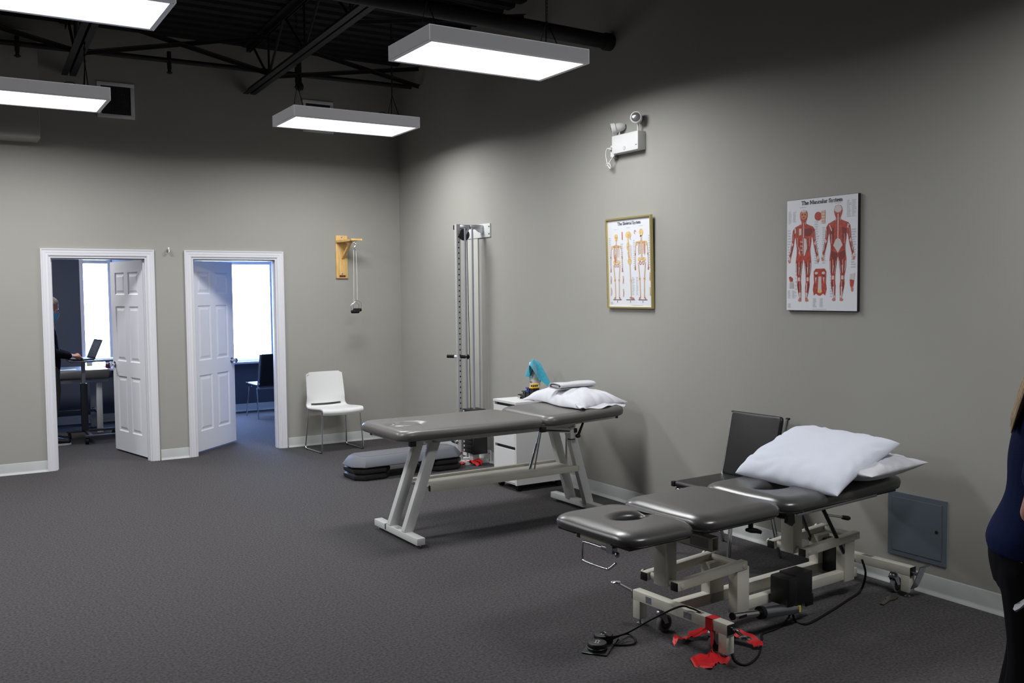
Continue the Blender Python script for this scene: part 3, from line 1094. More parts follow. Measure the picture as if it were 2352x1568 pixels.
# paper-roll holder under the head end
hh = MB()
hh.beam((-0.515, 0.10, 0.566), (-0.515, -0.125, 0.566), 0.022, 0.018, bev=0.002)
hr = b(hh, 'holder_bar', CREAM, T2)
each(MB().bb(-0.528, -0.502, 0.095, 0.115, 0.556, 0.577).bb(-0.528, -0.502, -0.13, -0.115, 0.556, 0.577), 'end_cap', BLACKP, hr)
b(MB().cyl((-0.515, -0.05, 0.545), (-0.515, -0.11, 0.545), 0.013, n=12).bb(-0.53, -0.50, -0.125, -0.085, 0.530, 0.566).ball((-0.515, -0.14, 0.530), 0.012, 10, 8), 'clamp', SATIN, hr)
b(MB().tube(catmull([(-0.515, -0.07, 0.540), (-0.515, 0.06, 0.540), (-0.517, 0.085, 0.530), (-0.520, 0.085, 0.470), (-0.520, 0.070, 0.455), (-0.520, -0.07, 0.455), (-0.515, -0.09, 0.458), (-0.50, -0.115, 0.485)], 5), 0.006, n=10), 'paper_roll_hook', CHROME, hr)
# side rail, handles, knobs, strut under the back section
b(MB().beam((0.55, -0.235, 0.562), (1.20, -0.235, 0.572), 0.018, 0.014, bev=0.002), 'side_rail', SATIN, T2)
b(MB().cyl((1.195, -0.235, 0.572), (1.195, -0.235, 0.585), 0.007, n=8).cyl((0.6, -0.235, 0.563), (0.6, -0.235, 0.585), 0.007, n=8), 'rail_post', SATIN, T2)
b(MB().cyl((0.95, -0.10, 0.50), (1.135, -0.10, 0.235), 0.0105, n=12), 'support_strut', DARKMETAL, T2)
b(MB().cyl((0.98, 0.09, 0.50), (1.12, 0.09, 0.24), 0.0105, n=12), 'support_strut', DARKMETAL, T2)
hd = b(MB().cyl((0.69, -0.31, 0.556), (0.83, -0.30, 0.522), 0.006, n=10), 'release_handle', CHROME, T2)
b(MB().tube([(0.82, -0.301, 0.524), (0.835, -0.30, 0.520), (0.87, -0.298, 0.511), (0.885, -0.297, 0.508)], 0.01, n=10, radii=[0.008, 0.011, 0.012, 0.009]), 'grip', BLACKR, hd)
for (xx, yy, zz, x2, y2, z2) in ((0.30, -0.17, 0.520, 0.36, -0.26, 0.470), (0.60, -0.10, 0.53, 0.60, -0.10, 0.46)):
    k = MB()
    k.cyl((xx, yy, zz), (xx, yy, zz + 0.05), 0.012, n=10)
    k.tube([(xx - 0.03, yy, zz), (xx, yy, zz - 0.006), (xx + 0.03, yy - 0.01, zz - 0.012), (xx + 0.05, yy - 0.02, zz - 0.02)], 0.012, n=10, radii=[0.008, 0.014, 0.012, 0.009])
    b(k, 'clamp_knob', BLACKP, T2)
pd_ = MB().prism([(-0.02, 0.0), (0.02, 0.0), (0.028, -0.06), (0.005, -0.075), (-0.03, -0.055)], (0.60, -0.17, 0.560), (1, 0, 0), (0, 0, 1), -0.02)
b(pd_, 'pedal_guard', BLACKP, T2)
# motor and actuator
mo = MB().bb(0.50, 0.57, -0.235, -0.12, 0.115, 0.255, 0.010).bb(0.565, 0.695, -0.225, -0.125, 0.105, 0.262, 0.004)
b(mo, 'motor_box', BLACKP, T2)
ac = MB().cyl((0.60, -0.205, 0.085), (0.34, -0.205, 0.118), 0.027, n=18).cyl((0.34, -0.205, 0.118), (0.325, -0.205, 0.120), 0.029, n=18)
b(ac, 'actuator_body', SATIN, T2)
b(MB().cyl((0.322, -0.205, 0.120), (0.135, -0.205, 0.143), 0.0165, n=16), 'actuator_rod', CHROME, T2)
b(MB().cyl((0.345, -0.205, 0.1175), (0.322, -0.205, 0.1203), 0.031, n=18), 'actuator_collar', BLACKR, T2)
b(MB().cyl((0.140, -0.205, 0.1425), (0.131, -0.205, 0.1435), 0.0175, n=16), 'rod_end_cap', BLACKR, T2)
b(MB().bb(0.165, 0.215, -0.2225, -0.2205, 0.130, 0.142), 'rod_slot', BLACKR, T2, 0)
b(MB().bb(0.585, 0.598, -0.232, -0.225, 0.075, 0.105), 'warning_tag', mat('yellow_tag', (214, 206, 90), 0.5), T2, 0)
st = b(MB().bb(0.685, 0.745, -0.19, -0.06, 0.072, 0.128, 0.003), 'cross_stub', CREAM, T2)
b(MB().bb(0.684, 0.746, -0.194, -0.189, 0.071, 0.129, 0.002), 'end_cap', BLACKP, st)
# brake pedals at the ends of the ground frame
for (xx, yy, d) in ((0.0, 0.30, 1), (0.0, -0.315, -1)):
    k = MB().cyl((xx, yy, 0.150), (xx, yy + d * 0.045, 0.150), 0.008, n=10)
    k.beam((xx, yy + d * 0.03, 0.150), (xx - 0.03, yy + d * 0.10, 0.175 if d > 0 else 0.145), 0.014, 0.008)
    k.lathe((xx - 0.035, yy + d * 0.112, 0.178 if d > 0 else 0.145), (0, 0, 1), [(0.024, 0), (0.026, 0.004), (0.020, 0.008)], n=16)
    b(k, 'brake_pedal', CHROME, T2)
k = MB().sheet([[(1.390 + q * 0.062, -0.325 - 0.055 * s ** 0.8, 0.055 + 0.14 * s) for q in (0, 1)] for s in (0, 0.25, 0.5, 0.75, 0.92)] + [[(1.390 + q * 0.062, -0.405, 0.192) for q in (0, 1)]], 0.004)
k.cyl((1.42, -0.318, 0.135), (1.42, -0.355, 0.135), 0.010, n=10)
b(k, 'brake_plate', SATIN, T2)
b(MB().bb(-0.0255, -0.0250, 0.165, 0.205, 0.128, 0.160).bb(-0.0255, -0.0250, -0.10, -0.05, 0.128, 0.158), 'rating_label', mat('silver_label', (140, 142, 152), 0.4, metal=0.3), T2, 0)
b(MB().bb(-0.018, 0.012, -0.150, -0.120, 0.1695, 0.1706).bb(1.40, 1.435, -0.08, -0.02, 0.1695, 0.1706), 'worn_sticker', mat('grey_worn', (128, 128, 130), 0.6), T2, 0)


b(MB().prism([(0.0, -0.012), (0.09, -0.010), (0.12, -0.024), (0.17, -0.022), (0.19, 0.0), (0.17, 0.022), (0.12, 0.024), (0.09, 0.012), (0.0, 0.010)], (1.19, -0.285, 0.004), (0.98, 0.2, 0), (-0.2, 0.98, 0), 0.004), 'floor_lever', mat('olive_plastic', (70, 66, 58), 0.35), T2)


# pillows on it
def place(mb, name, material, loc, rot, label, cat):
    o = mb.build(name, material, None, smooth=60)
    o.location = loc
    o.rotation_euler = rot
    return tag(o, label, cat)


p2m = pillow(0.52, 0.60, 0.125, seed=5, wr=0.010, pinch=0.05, sag=2.4)
place(p2m, 'pillow', COTTON, (-0.435, -6.480, 0.664), (0, -0.02, math.radians(5)), 'white pillow underneath, resting on the end of the charcoal table', 'pillow')
p3m = pillow(0.58, 0.62, 0.120, seed=9, wr=0.005, pinch=0.02, sag=1.9, full=0.42, pw=3.4)
p3m = moved(p3m, lambda v: v - Vector((0, 0, 0.035 * max(0.0, -v.x / 0.29) ** 3)))
place(p3m, 'pillow', COTTON_BLUE, (-0.585, -6.400, 0.720), (math.radians(2.0), math.radians(-16.5), math.radians(5)), 'pale blue-white pillow tilted up on the other pillow, near table', 'pillow')

# foot switch with two round pads
FS = thing('foot_switch', 'black twin-pad foot switch lying on the carpet beside the electric table', 'foot switch', (-1.94, -6.29, 0), math.radians(38))
b(MB().bb(-0.115, 0.115, -0.06, 0.06, 0.002, 0.008, 0.003), 'base_plate', mat('smoked_plate', (34, 36, 38), 0.25), FS)
for xx in (-0.055, 0.055):
    pdl = b(MB().lathe((xx, 0, 0.008), (0, 0, 1), [(0.046, 0), (0.047, 0.010), (0.044, 0.013), (0.046, 0.016), (0.046, 0.026), (0.042, 0.032), (0.030, 0.034)], n=36), 'pad', BLACKP, FS)
    ar = MB()
    for a0, a1 in (((-0.018, -0.006), (0.006, -0.006)), ((-0.018, 0.006), (0.006, 0.006)), ((0.006, -0.006), (0.006, -0.012)), ((0.006, 0.006), (0.006, 0.012)), ((0.006, -0.012), (0.018, 0)), ((0.006, 0.012), (0.018, 0)), ((-0.018, -0.012), (-0.018, 0.012))):
        ar.beam((xx + a0[0], a0[1], 0.0425), (xx + a1[0], a1[1], 0.0425), 0.0022, 0.0012)
    b(ar, 'arrow_mark', WHITEP, pdl, 0)


def P(px, py, z=0.006):
    return at(px, py, 'z', z)


def cable(name, pts, r, label, material=BLACKR):
    o = MB().tube(catmull(pts, 8), r, n=8).build(name, material, None, smooth=60)
    return tag(origin(o, pts[0]), label, 'cable')


cable('switch_cable', [P(1408, 1466, 0.03), P(1440, 1455, 0.012), P(1459, 1468), P(1452, 1479), P(1410, 1480), P(1378, 1470, 0.012), P(1367, 1458, 0.02), P(1385, 1452, 0.045), P(1402, 1462, 0.045), P(1440, 1453, 0.035), at(1500, 1420, 'x', -1.70), at(1560, 1393, 'x', -1.64), at(1586, 1396, 'x', -1.60), at(1610, 1408, 'x', -1.57), P(1640, 1440, 0.05), P(1672, 1475, 0.012)],
      0.0045, 'thin black cable arching from the foot switch over the frame bar')
cable('power_cable', [at(1818, 1398, 'y', -6.62), P(1828, 1427), P(1855, 1432), P(1900, 1408), P(1950, 1376), P(1977, 1355, 0.02), at(1988, 1318, 'x', -0.33), at(1980, 1285, 'x', -0.36)],
      0.006, 'black cable looping from the motor box to the rear upright')
cable('floor_cable', [P(1680, 1492), P(1690, 1518), P(1715, 1526), P(1742, 1505), P(1750, 1468), P(1752, 1455), P(1790, 1440), P(1812, 1415), at(1816, 1400, 'y', -6.62)],
      0.005, 'black cable curling over the carpet right of the red band')

# red exercise bands
RB = thing('red_exercise_band', 'red latex band knotted round the near frame bar and trailing on the floor', 'exercise band', (-1.57, -6.64, 0), math.radians(3.3))


def ribbon(pts, wv, thick=0.0015, tw=None):
    pts = catmull(pts, 6)
    g = []
    N = len(pts)
    for i, p in enumerate(pts):
        t = i / (N - 1)
        wd = wv[0] + (wv[1] - wv[0]) * t if isinstance(wv, tuple) else wv
        ax = tw(t) if tw else Vector((0, 1, 0))
        ax = Vector(ax).normalized()
        g.append([p - ax * wd / 2 + Vector((0, 0, 0.004 * math.sin(i * 1.3))), p + Vector((0, 0, 0.003 * math.sin(i * 0.9))), p + ax * wd / 2 - Vector((0, 0, 0.004 * math.sin(i * 1.1)))])
    return MB().sheet(g, thick)


wrp = MB()
wrp.bb(-0.0275, 0.0275, -0.025, 0.017, 0.170, 0.1725).bb(-0.0275, -0.025, -0.025, 0.017, 0.117, 0.1725).bb(0.025, 0.0275, -0.025, 0.017, 0.117, 0.1725).bb(-0.0275, 0.0275, -0.025, 0.017, 0.1165, 0.1185)
b(wrp, 'wrap', RED, RB, 0)
b(ribbon([(-0.02, -0.01, 0.118), (-0.034, -0.03, 0.085), (-0.03, -0.022, 0.055), (-0.04, -0.035, 0.03), (-0.05, -0.03, 0.012)], (0.035, 0.05), tw=lambda t: (0.3 + t, 1, 0)), 'hanging_tail', RED, RB)


def crumple(c, r, h, seed, n=22, m_=9):
    """crumpled latex heap: a folded disc of material"""
    g = []
    for j in range(m_):
        t = j / (m_ - 1)
        rw = []
        for k in range(n + 1):
            a = 2 * PI * k / n
            nz = mnoise.noise(Vector((math.cos(a) * 1.7 + seed, math.sin(a) * 1.7, t * 1.5)))
            rr = t * (1 + 0.45 * nz)
            z = h * (1 - t) * (0.7 + 0.8 * abs(math.sin(a * 2.5 + seed + t * 3))) + 0.010 * abs(math.sin(a * 6 + seed))
            rw.append((c[0] + math.cos(a) * r[0] * rr, c[1] + math.sin(a) * r[1] * rr, c[2] + max(0.002, z)))
        g.append(rw)
    return MB().sheet(g, 0.0015)


b(ribbon([(-0.03, -0.03, 0.03), (-0.06, -0.045, 0.014), (-0.12, -0.03, 0.010), (-0.165, -0.045, 0.004)], (0.04, 0.09), tw=lambda t: (0.5, 1, 0.3)), 'crumpled_end', RED, RB)
b(ribbon([(-0.03, -0.04, 0.028), (-0.07, -0.075, 0.022), (-0.115, -0.085, 0.012), (-0.15, -0.10, 0.005)], (0.035, 0.07), tw=lambda t: (-0.3, 1, 0.6 - t)), 'crumpled_end', RED, RB)
b(ribbon([(-0.035, -0.035, 0.02), (-0.045, -0.08, 0.015), (-0.02, -0.115, 0.008)], (0.03, 0.05), tw=lambda t: (1, 0.3, 0.4)), 'crumpled_end', RED, RB)
b(ribbon([(-0.075, 0.17, 0.010), (-0.04, 0.185, 0.030), (0.0, 0.185, 0.016), (0.03, 0.16, 0.024)], (0.03, 0.07), tw=lambda t: (0.4, 1, 0.5 - t)), 'crumpled_end', RED, RB)
b(ribbon([(0.02, 0.17, 0.03), (0.10, 0.13, 0.045), (0.16, 0.05, 0.05), (0.19, 0.0, 0.05), (0.21, -0.07, 0.03), (0.20, -0.10, 0.02)], (0.06, 0.045), tw=lambda t: (0.8, 0.5 - t, 0.3)), 'loop', RED, RB)

# ================================================================== BLACK VINYL CHAIRS
def black_chair(loc, rz, label):
    """stacking chair; faces local -y, origin on the floor under the seat centre"""
    root = thing('side_chair', label, 'chair', loc, rz, 'black vinyl stacking chairs with chrome frames')
    b(cushion(0, -0.01, 0.45, 0.44, 0.425, 0.462, 0.03, 0.03, 0.010), 'seat', BLACKV, root)
    # backrest, leaning back
    bk = cushion(0, 0, 0.41, 0.42, 0.0, 0.030, 0.02, 0.02, 0.006)
    R = Matrix.Rotation(math.radians(90 - 13), 4, 'X')
    moved(bk, lambda v: (R @ Vector((v.x, v.y, v.z))) + Vector((0, 0.262, 0.655)))
    b(bk, 'backrest', BLACKV, root)
    for s in (-1, 1):
        x = s * 0.222
        u = MB()
        u.tube(catmull([(x, 0.316, 0.850), (x, 0.270, 0.650), (x, 0.215, 0.455), (x, 0.190, 0.400)], 6), 0.011, n=10, flat=1.0)
        b(u, 'back_upright', CHROME, root)
        r_ = MB().beam((x * 0.9, -0.225, 0.415), (x * 0.9, 0.205, 0.400), 0.012, 0.022, bev=0.003)
        b(r_, 'seat_rail', CHROME, root)
        b(MB().beam((x * 0.97, -0.17, 0.405), (x * 1.06, -0.225, 0.0), 0.014, 0.026, up=(0, 1, 0), bev=0.004), 'leg', CHROME, root)
        b(MB().beam((x * 0.97, 0.14, 0.400), (x * 1.06, 0.235, 0.0), 0.014, 0.026, up=(0, 1, 0), bev=0.004), 'leg', CHROME, root)
        each(MB().bb(x - 0.014, x + 0.014, -0.232, -0.205, 0.425, 0.458, 0.003).bb(x - 0.012, x + 0.012, 0.307, 0.326, 0.846, 0.858, 0.003), 'end_cap', BLACKP, root)
    each(MB().cyl((-0.2, -0.215, 0.412), (0.2, -0.215, 0.412), 0.008, n=10).cyl((-0.2, 0.195, 0.40), (0.2, 0.195, 0.40), 0.008, n=10), 'cross_rail', CHROME, root)
    return root


c1 = black_chair((-0.395, -5.535, 0), math.radians(-88), 'black vinyl chair with chrome frame against the wall behind the charcoal table')
dup(c1, (-0.74, 2.66, 0), math.radians(183), 'black vinyl chair standing in the dark room beyond the right doorway')

# ================================================================== WHITE CHAIR
WC = thing('white_chair', 'white moulded plastic chair with chrome sled legs in the corner', 'chair', (-0.975, -0.375, 0), math.radians(4))
prof_ = [(-0.232, 0.388), (-0.242, 0.415), (-0.232, 0.440), (-0.19, 0.452), (-0.05, 0.446), (0.08, 0.438), (0.15, 0.440), (0.182, 0.456), (0.196, 0.486), (0.206, 0.53), (0.220, 0.62), (0.236, 0.72), (0.248, 0.79), (0.252, 0.812)]
pp = catmull([(0, p[0], p[1]) for p in prof_], 4)
SN_ = 26


def shell_pt(i, k):
    s_ = -1 + 2 * k / SN_
    p = pp[i]
    t = i / (len(pp) - 1)
    wd = 0.222 + 0.012 * math.sin(PI * min(1, t * 1.6)) - 0.020 * max(0, t - 0.55) / 0.45
    up = max(0.0, min(1.0, (p.z - 0.46) / 0.08))
    rnd = max(0.0, (t - 0.93) / 0.07)
    z = p.z + 0.010 * s_ * s_ * (1 - up) - 0.030 * rnd * max(0, abs(s_) - 0.86) / 0.14
    return Vector((s_ * wd, p.y - 0.030 * s_ * s_ * up, z))


i0, i1 = 28, 31            # rows of the slot between seat and back
k0 = 3
sh3 = MB()
N_ = len(pp) - 1
for (ra, rb, ka, kb) in ((0, i0, 0, SN_), (i1, N_, 0, SN_), (i0, i1, 0, k0), (i0, i1, SN_ - k0, SN_)):
    sh3.sheet([[shell_pt(i, k) for k in range(ka, kb + 1)] for i in range(ra, rb + 1)], 0.012)
b(sh3, 'seat_and_back_shell', WHITEP, WC, 50)
for s in (-1, 1):
    pts = [(s * 0.215, 0.16, 0.435), (s * 0.238, 0.205, 0.03), (s * 0.238, 0.185, 0.008), (s * 0.234, -0.19, 0.008), (s * 0.233, -0.212, 0.03), (s * 0.215, -0.18, 0.425)]
    lg = MB()
    path = [Vector(pts[0]), Vector(pts[1])] + catmull(pts[1:3], 3) + [Vector(pts[3])] + [Vector(pts[4]), Vector(pts[5])]
    lg.tube(path, 0.0075, n=10)
    b(lg, 'sled_leg', CHROME, WC)
    for yy in (0.17, -0.175):
        b(MB().bb(s * 0.236 - 0.010, s * 0.236 + 0.010, yy - 0.018, yy + 0.018, 0.0, 0.012, 0.002), 'glide', BLACKP, WC)
each(MB().cyl((-0.21, -0.17, 0.424), (0.21, -0.17, 0.424), 0.007, n=10).cyl((-0.21, 0.15, 0.424), (0.21, 0.15, 0.424), 0.007, n=10), 'cross_rail', CHROME, WC)

# ================================================================== AEROBIC STEP
ST = thing('aerobic_step', 'grey aerobic step platform on stacked black risers on the carpet', 'exercise step', (-0.905, -1.945, 0), math.radians(1.5))


def slab(x0, x1, y0, y1, prof3, ch):
    """chamfered-corner slab from rings of (inset, z)"""
    rings = []
    for ins, z in prof3:
        a0, a1, b0, b1 = x0 + ins, x1 - ins, y0 + ins, y1 - ins
        c = max(0.005, ch - ins * 0.4)
        rings.append([(a0 + c, b0, z), (a1 - c, b0, z), (a1, b0 + c, z), (a1, b1 - c, z), (a1 - c, b1, z), (a0 + c, b1, z), (a0, b1 - c, z), (a0, b0 + c, z)])
    return MB().loft(rings)


GREYP = mat('grey_step_plastic', (104, 106, 114), 0.55, spec=0.4, bump=0.25, bscale=300)
b(slab(-0.56, 0.56, -0.195, 0.195, [(0.004, 0.115), (0.0, 0.120), (0.002, 0.130), (0.050, 0.196), (0.062, 0.202)], 0.09), 'platform', GREYP, ST, 30)
b(slab(-0.46, 0.46, -0.125, 0.125, [(0.0, 0.2015), (0.002, 0.2045)], 0.03), 'grip_mat', mat('step_grip', (112, 114, 120), 0.9, bump=0.6, bscale=400), ST, 30)
for x0, x1 in ((-0.545, -0.19), (0.19, 0.545)):
    for z0_ in (0.0, 0.056):
        b(slab(x0, x1, -0.19, 0.19, [(0.012, z0_), (0.002, z0_ + 0.010), (0.0, z0_ + 0.022), (0.002, z0_ + 0.038), (0.014, z0_ + 0.046), (0.020, z0_ + 0.058)], 0.075), 'riser', mat('riser_black', (24, 24, 26), 0.45), ST, 30)
b(slab(-0.52, 0.52, -0.165, 0.165, [(0.0, 0.1135), (0.0, 0.1165)], 0.07), 'underside', BLACKP, ST, 30)

# ================================================================== WALL PULLEY (pine)
PU = thing('shoulder_pulley', 'pine wall bracket with hanging cord pulley and black handles', 'pulley', (-0.71, 0, 1.8))
MB().bb(-0.778, -0.642, -0.020, 0.0, 1.815, 2.285, 0.003).build('back_board', PINE, PU)
# arm tapering toward its end
arm = MB()
arm.loft([[(-0.778, -0.02, 2.205), (-0.648, -0.02, 2.205), (-0.648, -0.02, 2.228), (-0.778, -0.02, 2.228)], [(-0.760, -0.11, 2.208), (-0.650, -0.13, 2.208), (-0.650, -0.13, 2.230), (-0.760, -0.11, 2.230)], [(-0.715, -0.27, 2.214), (-0.630, -0.27, 2.214), (-0.630, -0.27, 2.236), (-0.715, -0.27, 2.236)]])
arm.bb(-0.715, -0.585, -0.305, -0.262, 2.216, 2.237, 0.004)
arm.build('arm', PINE, PU, smooth=20)
MB().beam((-0.70, -0.012, 2.03), (-0.67, -0.19, 2.212), 0.03, 0.022, bev=0.002).build('brace', PINE, PU)
for zz in (2.268, 1.868):
    MB().lathe((-0.711, -0.020, zz), (0, -1, 0), [(0.010, 0), (0.009, 0.004), (0.004, 0.006)], n=12).build('screw', SATIN, PU)
pl = MB().bb(-0.742, -0.672, -0.0215, -0.0200, 1.828, 1.850).build('name_plate', mat('dark_red_plate', (84, 24, 26), 0.4), PU, smooth=0)
lt = MB()
for k in range(9):
    lt.bb(-0.735 + k * 0.007, -0.7315 + k * 0.007, -0.0222, -0.0215, 1.836, 1.842)
lt.build('plate_lettering', mat('plate_gold', (150, 90, 70), 0.5), pl, smooth=0)
ex, ey = -0.665, -0.285
hk = MB()
hk.tube([(ex + 0.011 * math.cos(a * PI / 6), ey, 2.190 + 0.011 * math.sin(a * PI / 6)) for a in range(12)], 0.0022, n=6, closed=True)
hk.cyl((ex, ey, 2.20), (ex, ey, 2.218), 0.003, n=8)
hk.tube(catmull([(ex, ey, 2.180), (ex + 0.006, ey, 2.165), (ex - 0.006, ey, 2.150), (ex - 0.008, ey, 2.135), (ex, ey, 2.128)], 4), 0.0022, n=6)
hk.build('eye_hook', CHROME, PU)
MB().lathe((ex, ey - 0.006, 2.118), (0, 1, 0), [(0.015, 0), (0.012, 0.004), (0.012, 0.008), (0.015, 0.012)], n=20).build('pulley_wheel', SATIN, PU)
cd = MB()
for s, zb in ((-1, 1.560), (1, 1.578)):
    cd.tube([(ex + s * 0.014, ey, 2.118), (ex + s * 0.016, ey - 0.004 * s, 1.85), (ex + s * 0.018 - 0.002, ey - 0.006 * s, zb)], 0.0026, n=6)
each(cd, 'cord', mat('white_cord', (224, 222, 212), 0.8), PU, local=False)
for s, zb, yy in ((-1, 1.560, ey - 0.02), (1, 1.578, ey + 0.035)):
    x = ex + s * 0.018 + (0.012 if s > 0 else 0)
    h = MB()
    h.tube([(x - 0.045, yy, zb - 0.10), (x - 0.045, yy, zb - 0.035), (x - 0.040, yy, zb - 0.028), (x, yy, zb - 0.006), (x + 0.040, yy, zb - 0.028), (x + 0.045, yy, zb - 0.035), (x + 0.045, yy, zb - 0.10)], 0.0022, n=6)
    h.tube([(x + 0.006 * math.cos(a * PI / 5), yy, zb + 0.006 * math.sin(a * PI / 5)) for a in range(10)], 0.002, n=5, closed=True)
    hb_ = h.build('handle_wire', CHROME, PU)
    MB().lathe((x - 0.047, yy, zb - 0.108), (1, 0, 0), [(0.010, 0), (0.017, 0.006), (0.018, 0.02), (0.018, 0.074), (0.017, 0.088), (0.010, 0.094)], n=18).build('foam_grip', BLACKR, hb_)

# ================================================================== CABLE COLUMN
CC = thing('cable_column', 'tall wall-mounted cable pulley column with perforated steel post and weights', 'exercise machine', (-0.25, -1.85, 0))
PX, PY = -0.255, -1.845
post = MB().bb(PX - 0.022, PX + 0.022, PY - 0.020, PY + 0.020, 0.02, 2.30, 0.002).build('post', mat('post_silver', (184, 184, 184), 0.4, metal=0.25), CC)
ho = MB()
for k in range(34):
    ho.lathe((PX + 0.002, PY - 0.0195, 0.48 + k * 0.0515), (0, -1, 0), [(0.0075, 0), (0.0075, 0.001)], n=10)
ho.build('hole_row', mat('hole_black', (10, 10, 12), 0.9), post, smooth=0)
wp = MB().bb(-0.012, 0.0, -2.045, -1.56, 2.175, 2.305, 0.002)
wpo = wp.build('wall_plate', WHITEEN, CC)
for yy in (-2.03, -1.58):
    MB().lathe((-0.012, yy, 2.275), (-1, 0, 0), [(0.008, 0), (0.006, 0.004)], n=10).lathe((-0.012, yy, 2.205), (-1, 0, 0), [(0.008, 0), (0.006, 0.004)], n=10).build('bolt', DARKMETAL, wpo)
ar2 = MB().beam((PX + 0.02, PY - 0.005, 2.272), (-0.14, PY - 0.03, 2.272), 0.035, 0.045, bev=0.003)
ar2.beam((-0.14, PY - 0.03, 2.275), (-0.012, PY - 0.05, 2.275), 0.06, 0.040, bev=0.003)
ar2.prism([(0, 0), (0.10, 0), (0.10, -0.05), (0.04, -0.03)], (-0.112, PY - 0.08, 2.258), (1, 0, 0), (0, 0, 1), -0.006)
ar2.build('top_arm', SATIN, CC)
MB().bb(PX - 0.015, PX + 0.015, PY + 0.022, PY + 0.06, 2.25, 2.295, 0.004).build('end_knob', BLACKP, CC)
MB().lathe((PX + 0.055, PY - 0.045, 2.200), (0, 1, 0), [(0.040, 0), (0.055, 0.003), (0.050, 0.012), (0.055, 0.021), (0.040, 0.024)], n=32).build('pulley_wheel', BLACKP, CC)
MB().beam((PX + 0.055, PY - 0.05, 2.200), (PX + 0.10, PY - 0.05, 2.265), 0.006, 0.02).lathe((PX + 0.055, PY - 0.046, 2.2), (0, -1, 0), [(0.010, 0), (0.008, 0.008)], n=12).build('pulley_bracket', SATIN, CC)
for yy, xx in ((-1.905, -0.205), (-1.975, -0.165)):
    MB().cyl((xx, yy, 0.06), (xx, yy, 2.26), 0.0095, n=14).build('guide_rod', mat('steel_rod', (164, 166, 180), 0.35, metal=0.4), CC)
MB().cyl((-0.185, -1.94, 0.5), (-0.195, -1.925, 2.19), 0.0032, n=8).build('cable', BLACKR, CC)
MB().bb(-0.014, 0.0, -1.81, -1.60, 0.30, 2.17, 0.003).build('pale_strip', mat('pale_grey_strip', (184, 183, 177), 0.6), CC)  # thin pale strip on the wall behind the guide rods
hd_ = MB().cyl((PX - 0.085, PY + 0.075, 1.035), (PX + 0.06, PY - 0.055, 1.028), 0.013, n=14).build('cable_handle', WHITEP, CC)
MB().cyl((PX - 0.088, PY + 0.078, 1.035), (PX - 0.035, PY + 0.030, 1.033), 0.016, n=14).cyl((PX - 0.005, PY + 0.004, 1.032), (PX + 0.07, PY - 0.063, 1.028), 0.016, n=14).ball((PX + 0.06, PY - 0.055, 1.03), (0.022, 0.022, 0.026), 12, 8).build('grip', BLACKR, hd_)
wst = MB()
for k in range(10):
    wst.bb(-0.245, -0.085, -2.055, -1.885, 0.115 + k * 0.042, 0.154 + k * 0.042, 0.002)
ws = wst.build('weight_stack', BLACKP, CC)
MB().bb(-0.24, -0.09, -2.09, -2.05, 0.11, 0.30, 0.003).build('weight_guard', BLACKP, ws)
nb = MB()
for k in range(10):
    for q in range(2):
        nb.bb(-0.2465, -0.2455, -1.907 - q * 0.013, -1.899 - q * 0.013, 0.125 + k * 0.042, 0.143 + k * 0.042)
nb.build('weight_number', WHITEP, ws, smooth=0)
ft_ = MB().bb(-0.30, -0.255, -1.875, -1.835, 0.0, 0.45, 0.003).build('foot_post', WHITEEN, CC)
MB().lathe((-0.300, -1.865, 0.215), (-0.7, -0.7, 0), [(0.018, 0), (0.020, 0.012), (0.010, 0.02), (0.008, 0.045)], n=14).lathe((-0.275, -1.876, 0.27), (0, -1, 0), [(0.008, 0), (0.006, 0.01)], n=10).build('pull_pin', CHROME, ft_)
MB().tube(catmull([(-0.30, -1.83, 0.31), (-0.33, -1.80, 0.28), (-0.325, -1.80, 0.22), (-0.30, -1.835, 0.20)], 5), 0.010, n=8).build('strap', BLACKR, ft_)
MB().bb(-0.28, -0.02, -2.00, -1.75, 0.0, 0.035, 0.003).bb(-0.20, -0.13, -2.0, -1.93, 0.035, 0.115, 0.002).build('base_frame', WHITEEN, CC)
lp = MB().prism([(-1.55, 0.0), (-1.55, 0.125), (-2.042, 0.125), (-2.042, 0.0), (-2.0, 0.0), (-2.0, 0.03), (-1.93, 0.04), (-1.90, 0.03), (-1.90, 0.0)], (-0.021, 0, 0), (0, 1, 0), (0, 0, 1), -0.008).build('lower_wall_plate', WHITEEN, CC, smooth=0)
MB().lathe((-0.029, -2.02, 0.095), (-1, 0, 0), [(0.006, 0), (0.005, 0.003)], n=10).lathe((-0.029, -2.022, 0.028), (-1, 0, 0), [(0.006, 0), (0.005, 0.003)], n=10).build('bolt', DARKMETAL, lp)
RB2 = thing('red_exercise_band', 'red latex band tied to the cable column foot near the step', 'exercise band', (-0.27, -1.93, 0))
MB().bb(-0.302, -0.253, -1.878, -1.832, 0.085, 0.11, 0.001).build('wrap', RED, RB2)
ribbon([(-0.30, -1.93, 0.006), (-0.27, -1.98, 0.03), (-0.235, -2.0, 0.022), (-0.21, -2.03, 0.045), (-0.17, -2.08, 0.012)], (0.03, 0.07), tw=lambda t: (0.9, 0.3, 0.8 * math.sin(9 * t))).build('crumpled_end', RED, RB2, smooth=60)
ribbon([(-0.29, -1.90, 0.012), (-0.26, -1.93, 0.02), (-0.20, -2.0, 0.03), (-0.17, -2.07, 0.05), (-0.16, -2.10, 0.02)], (0.035, 0.05), tw=lambda t: (0.7, 0.7, 0.5 * t)).build('tail', RED, RB2, smooth=60)

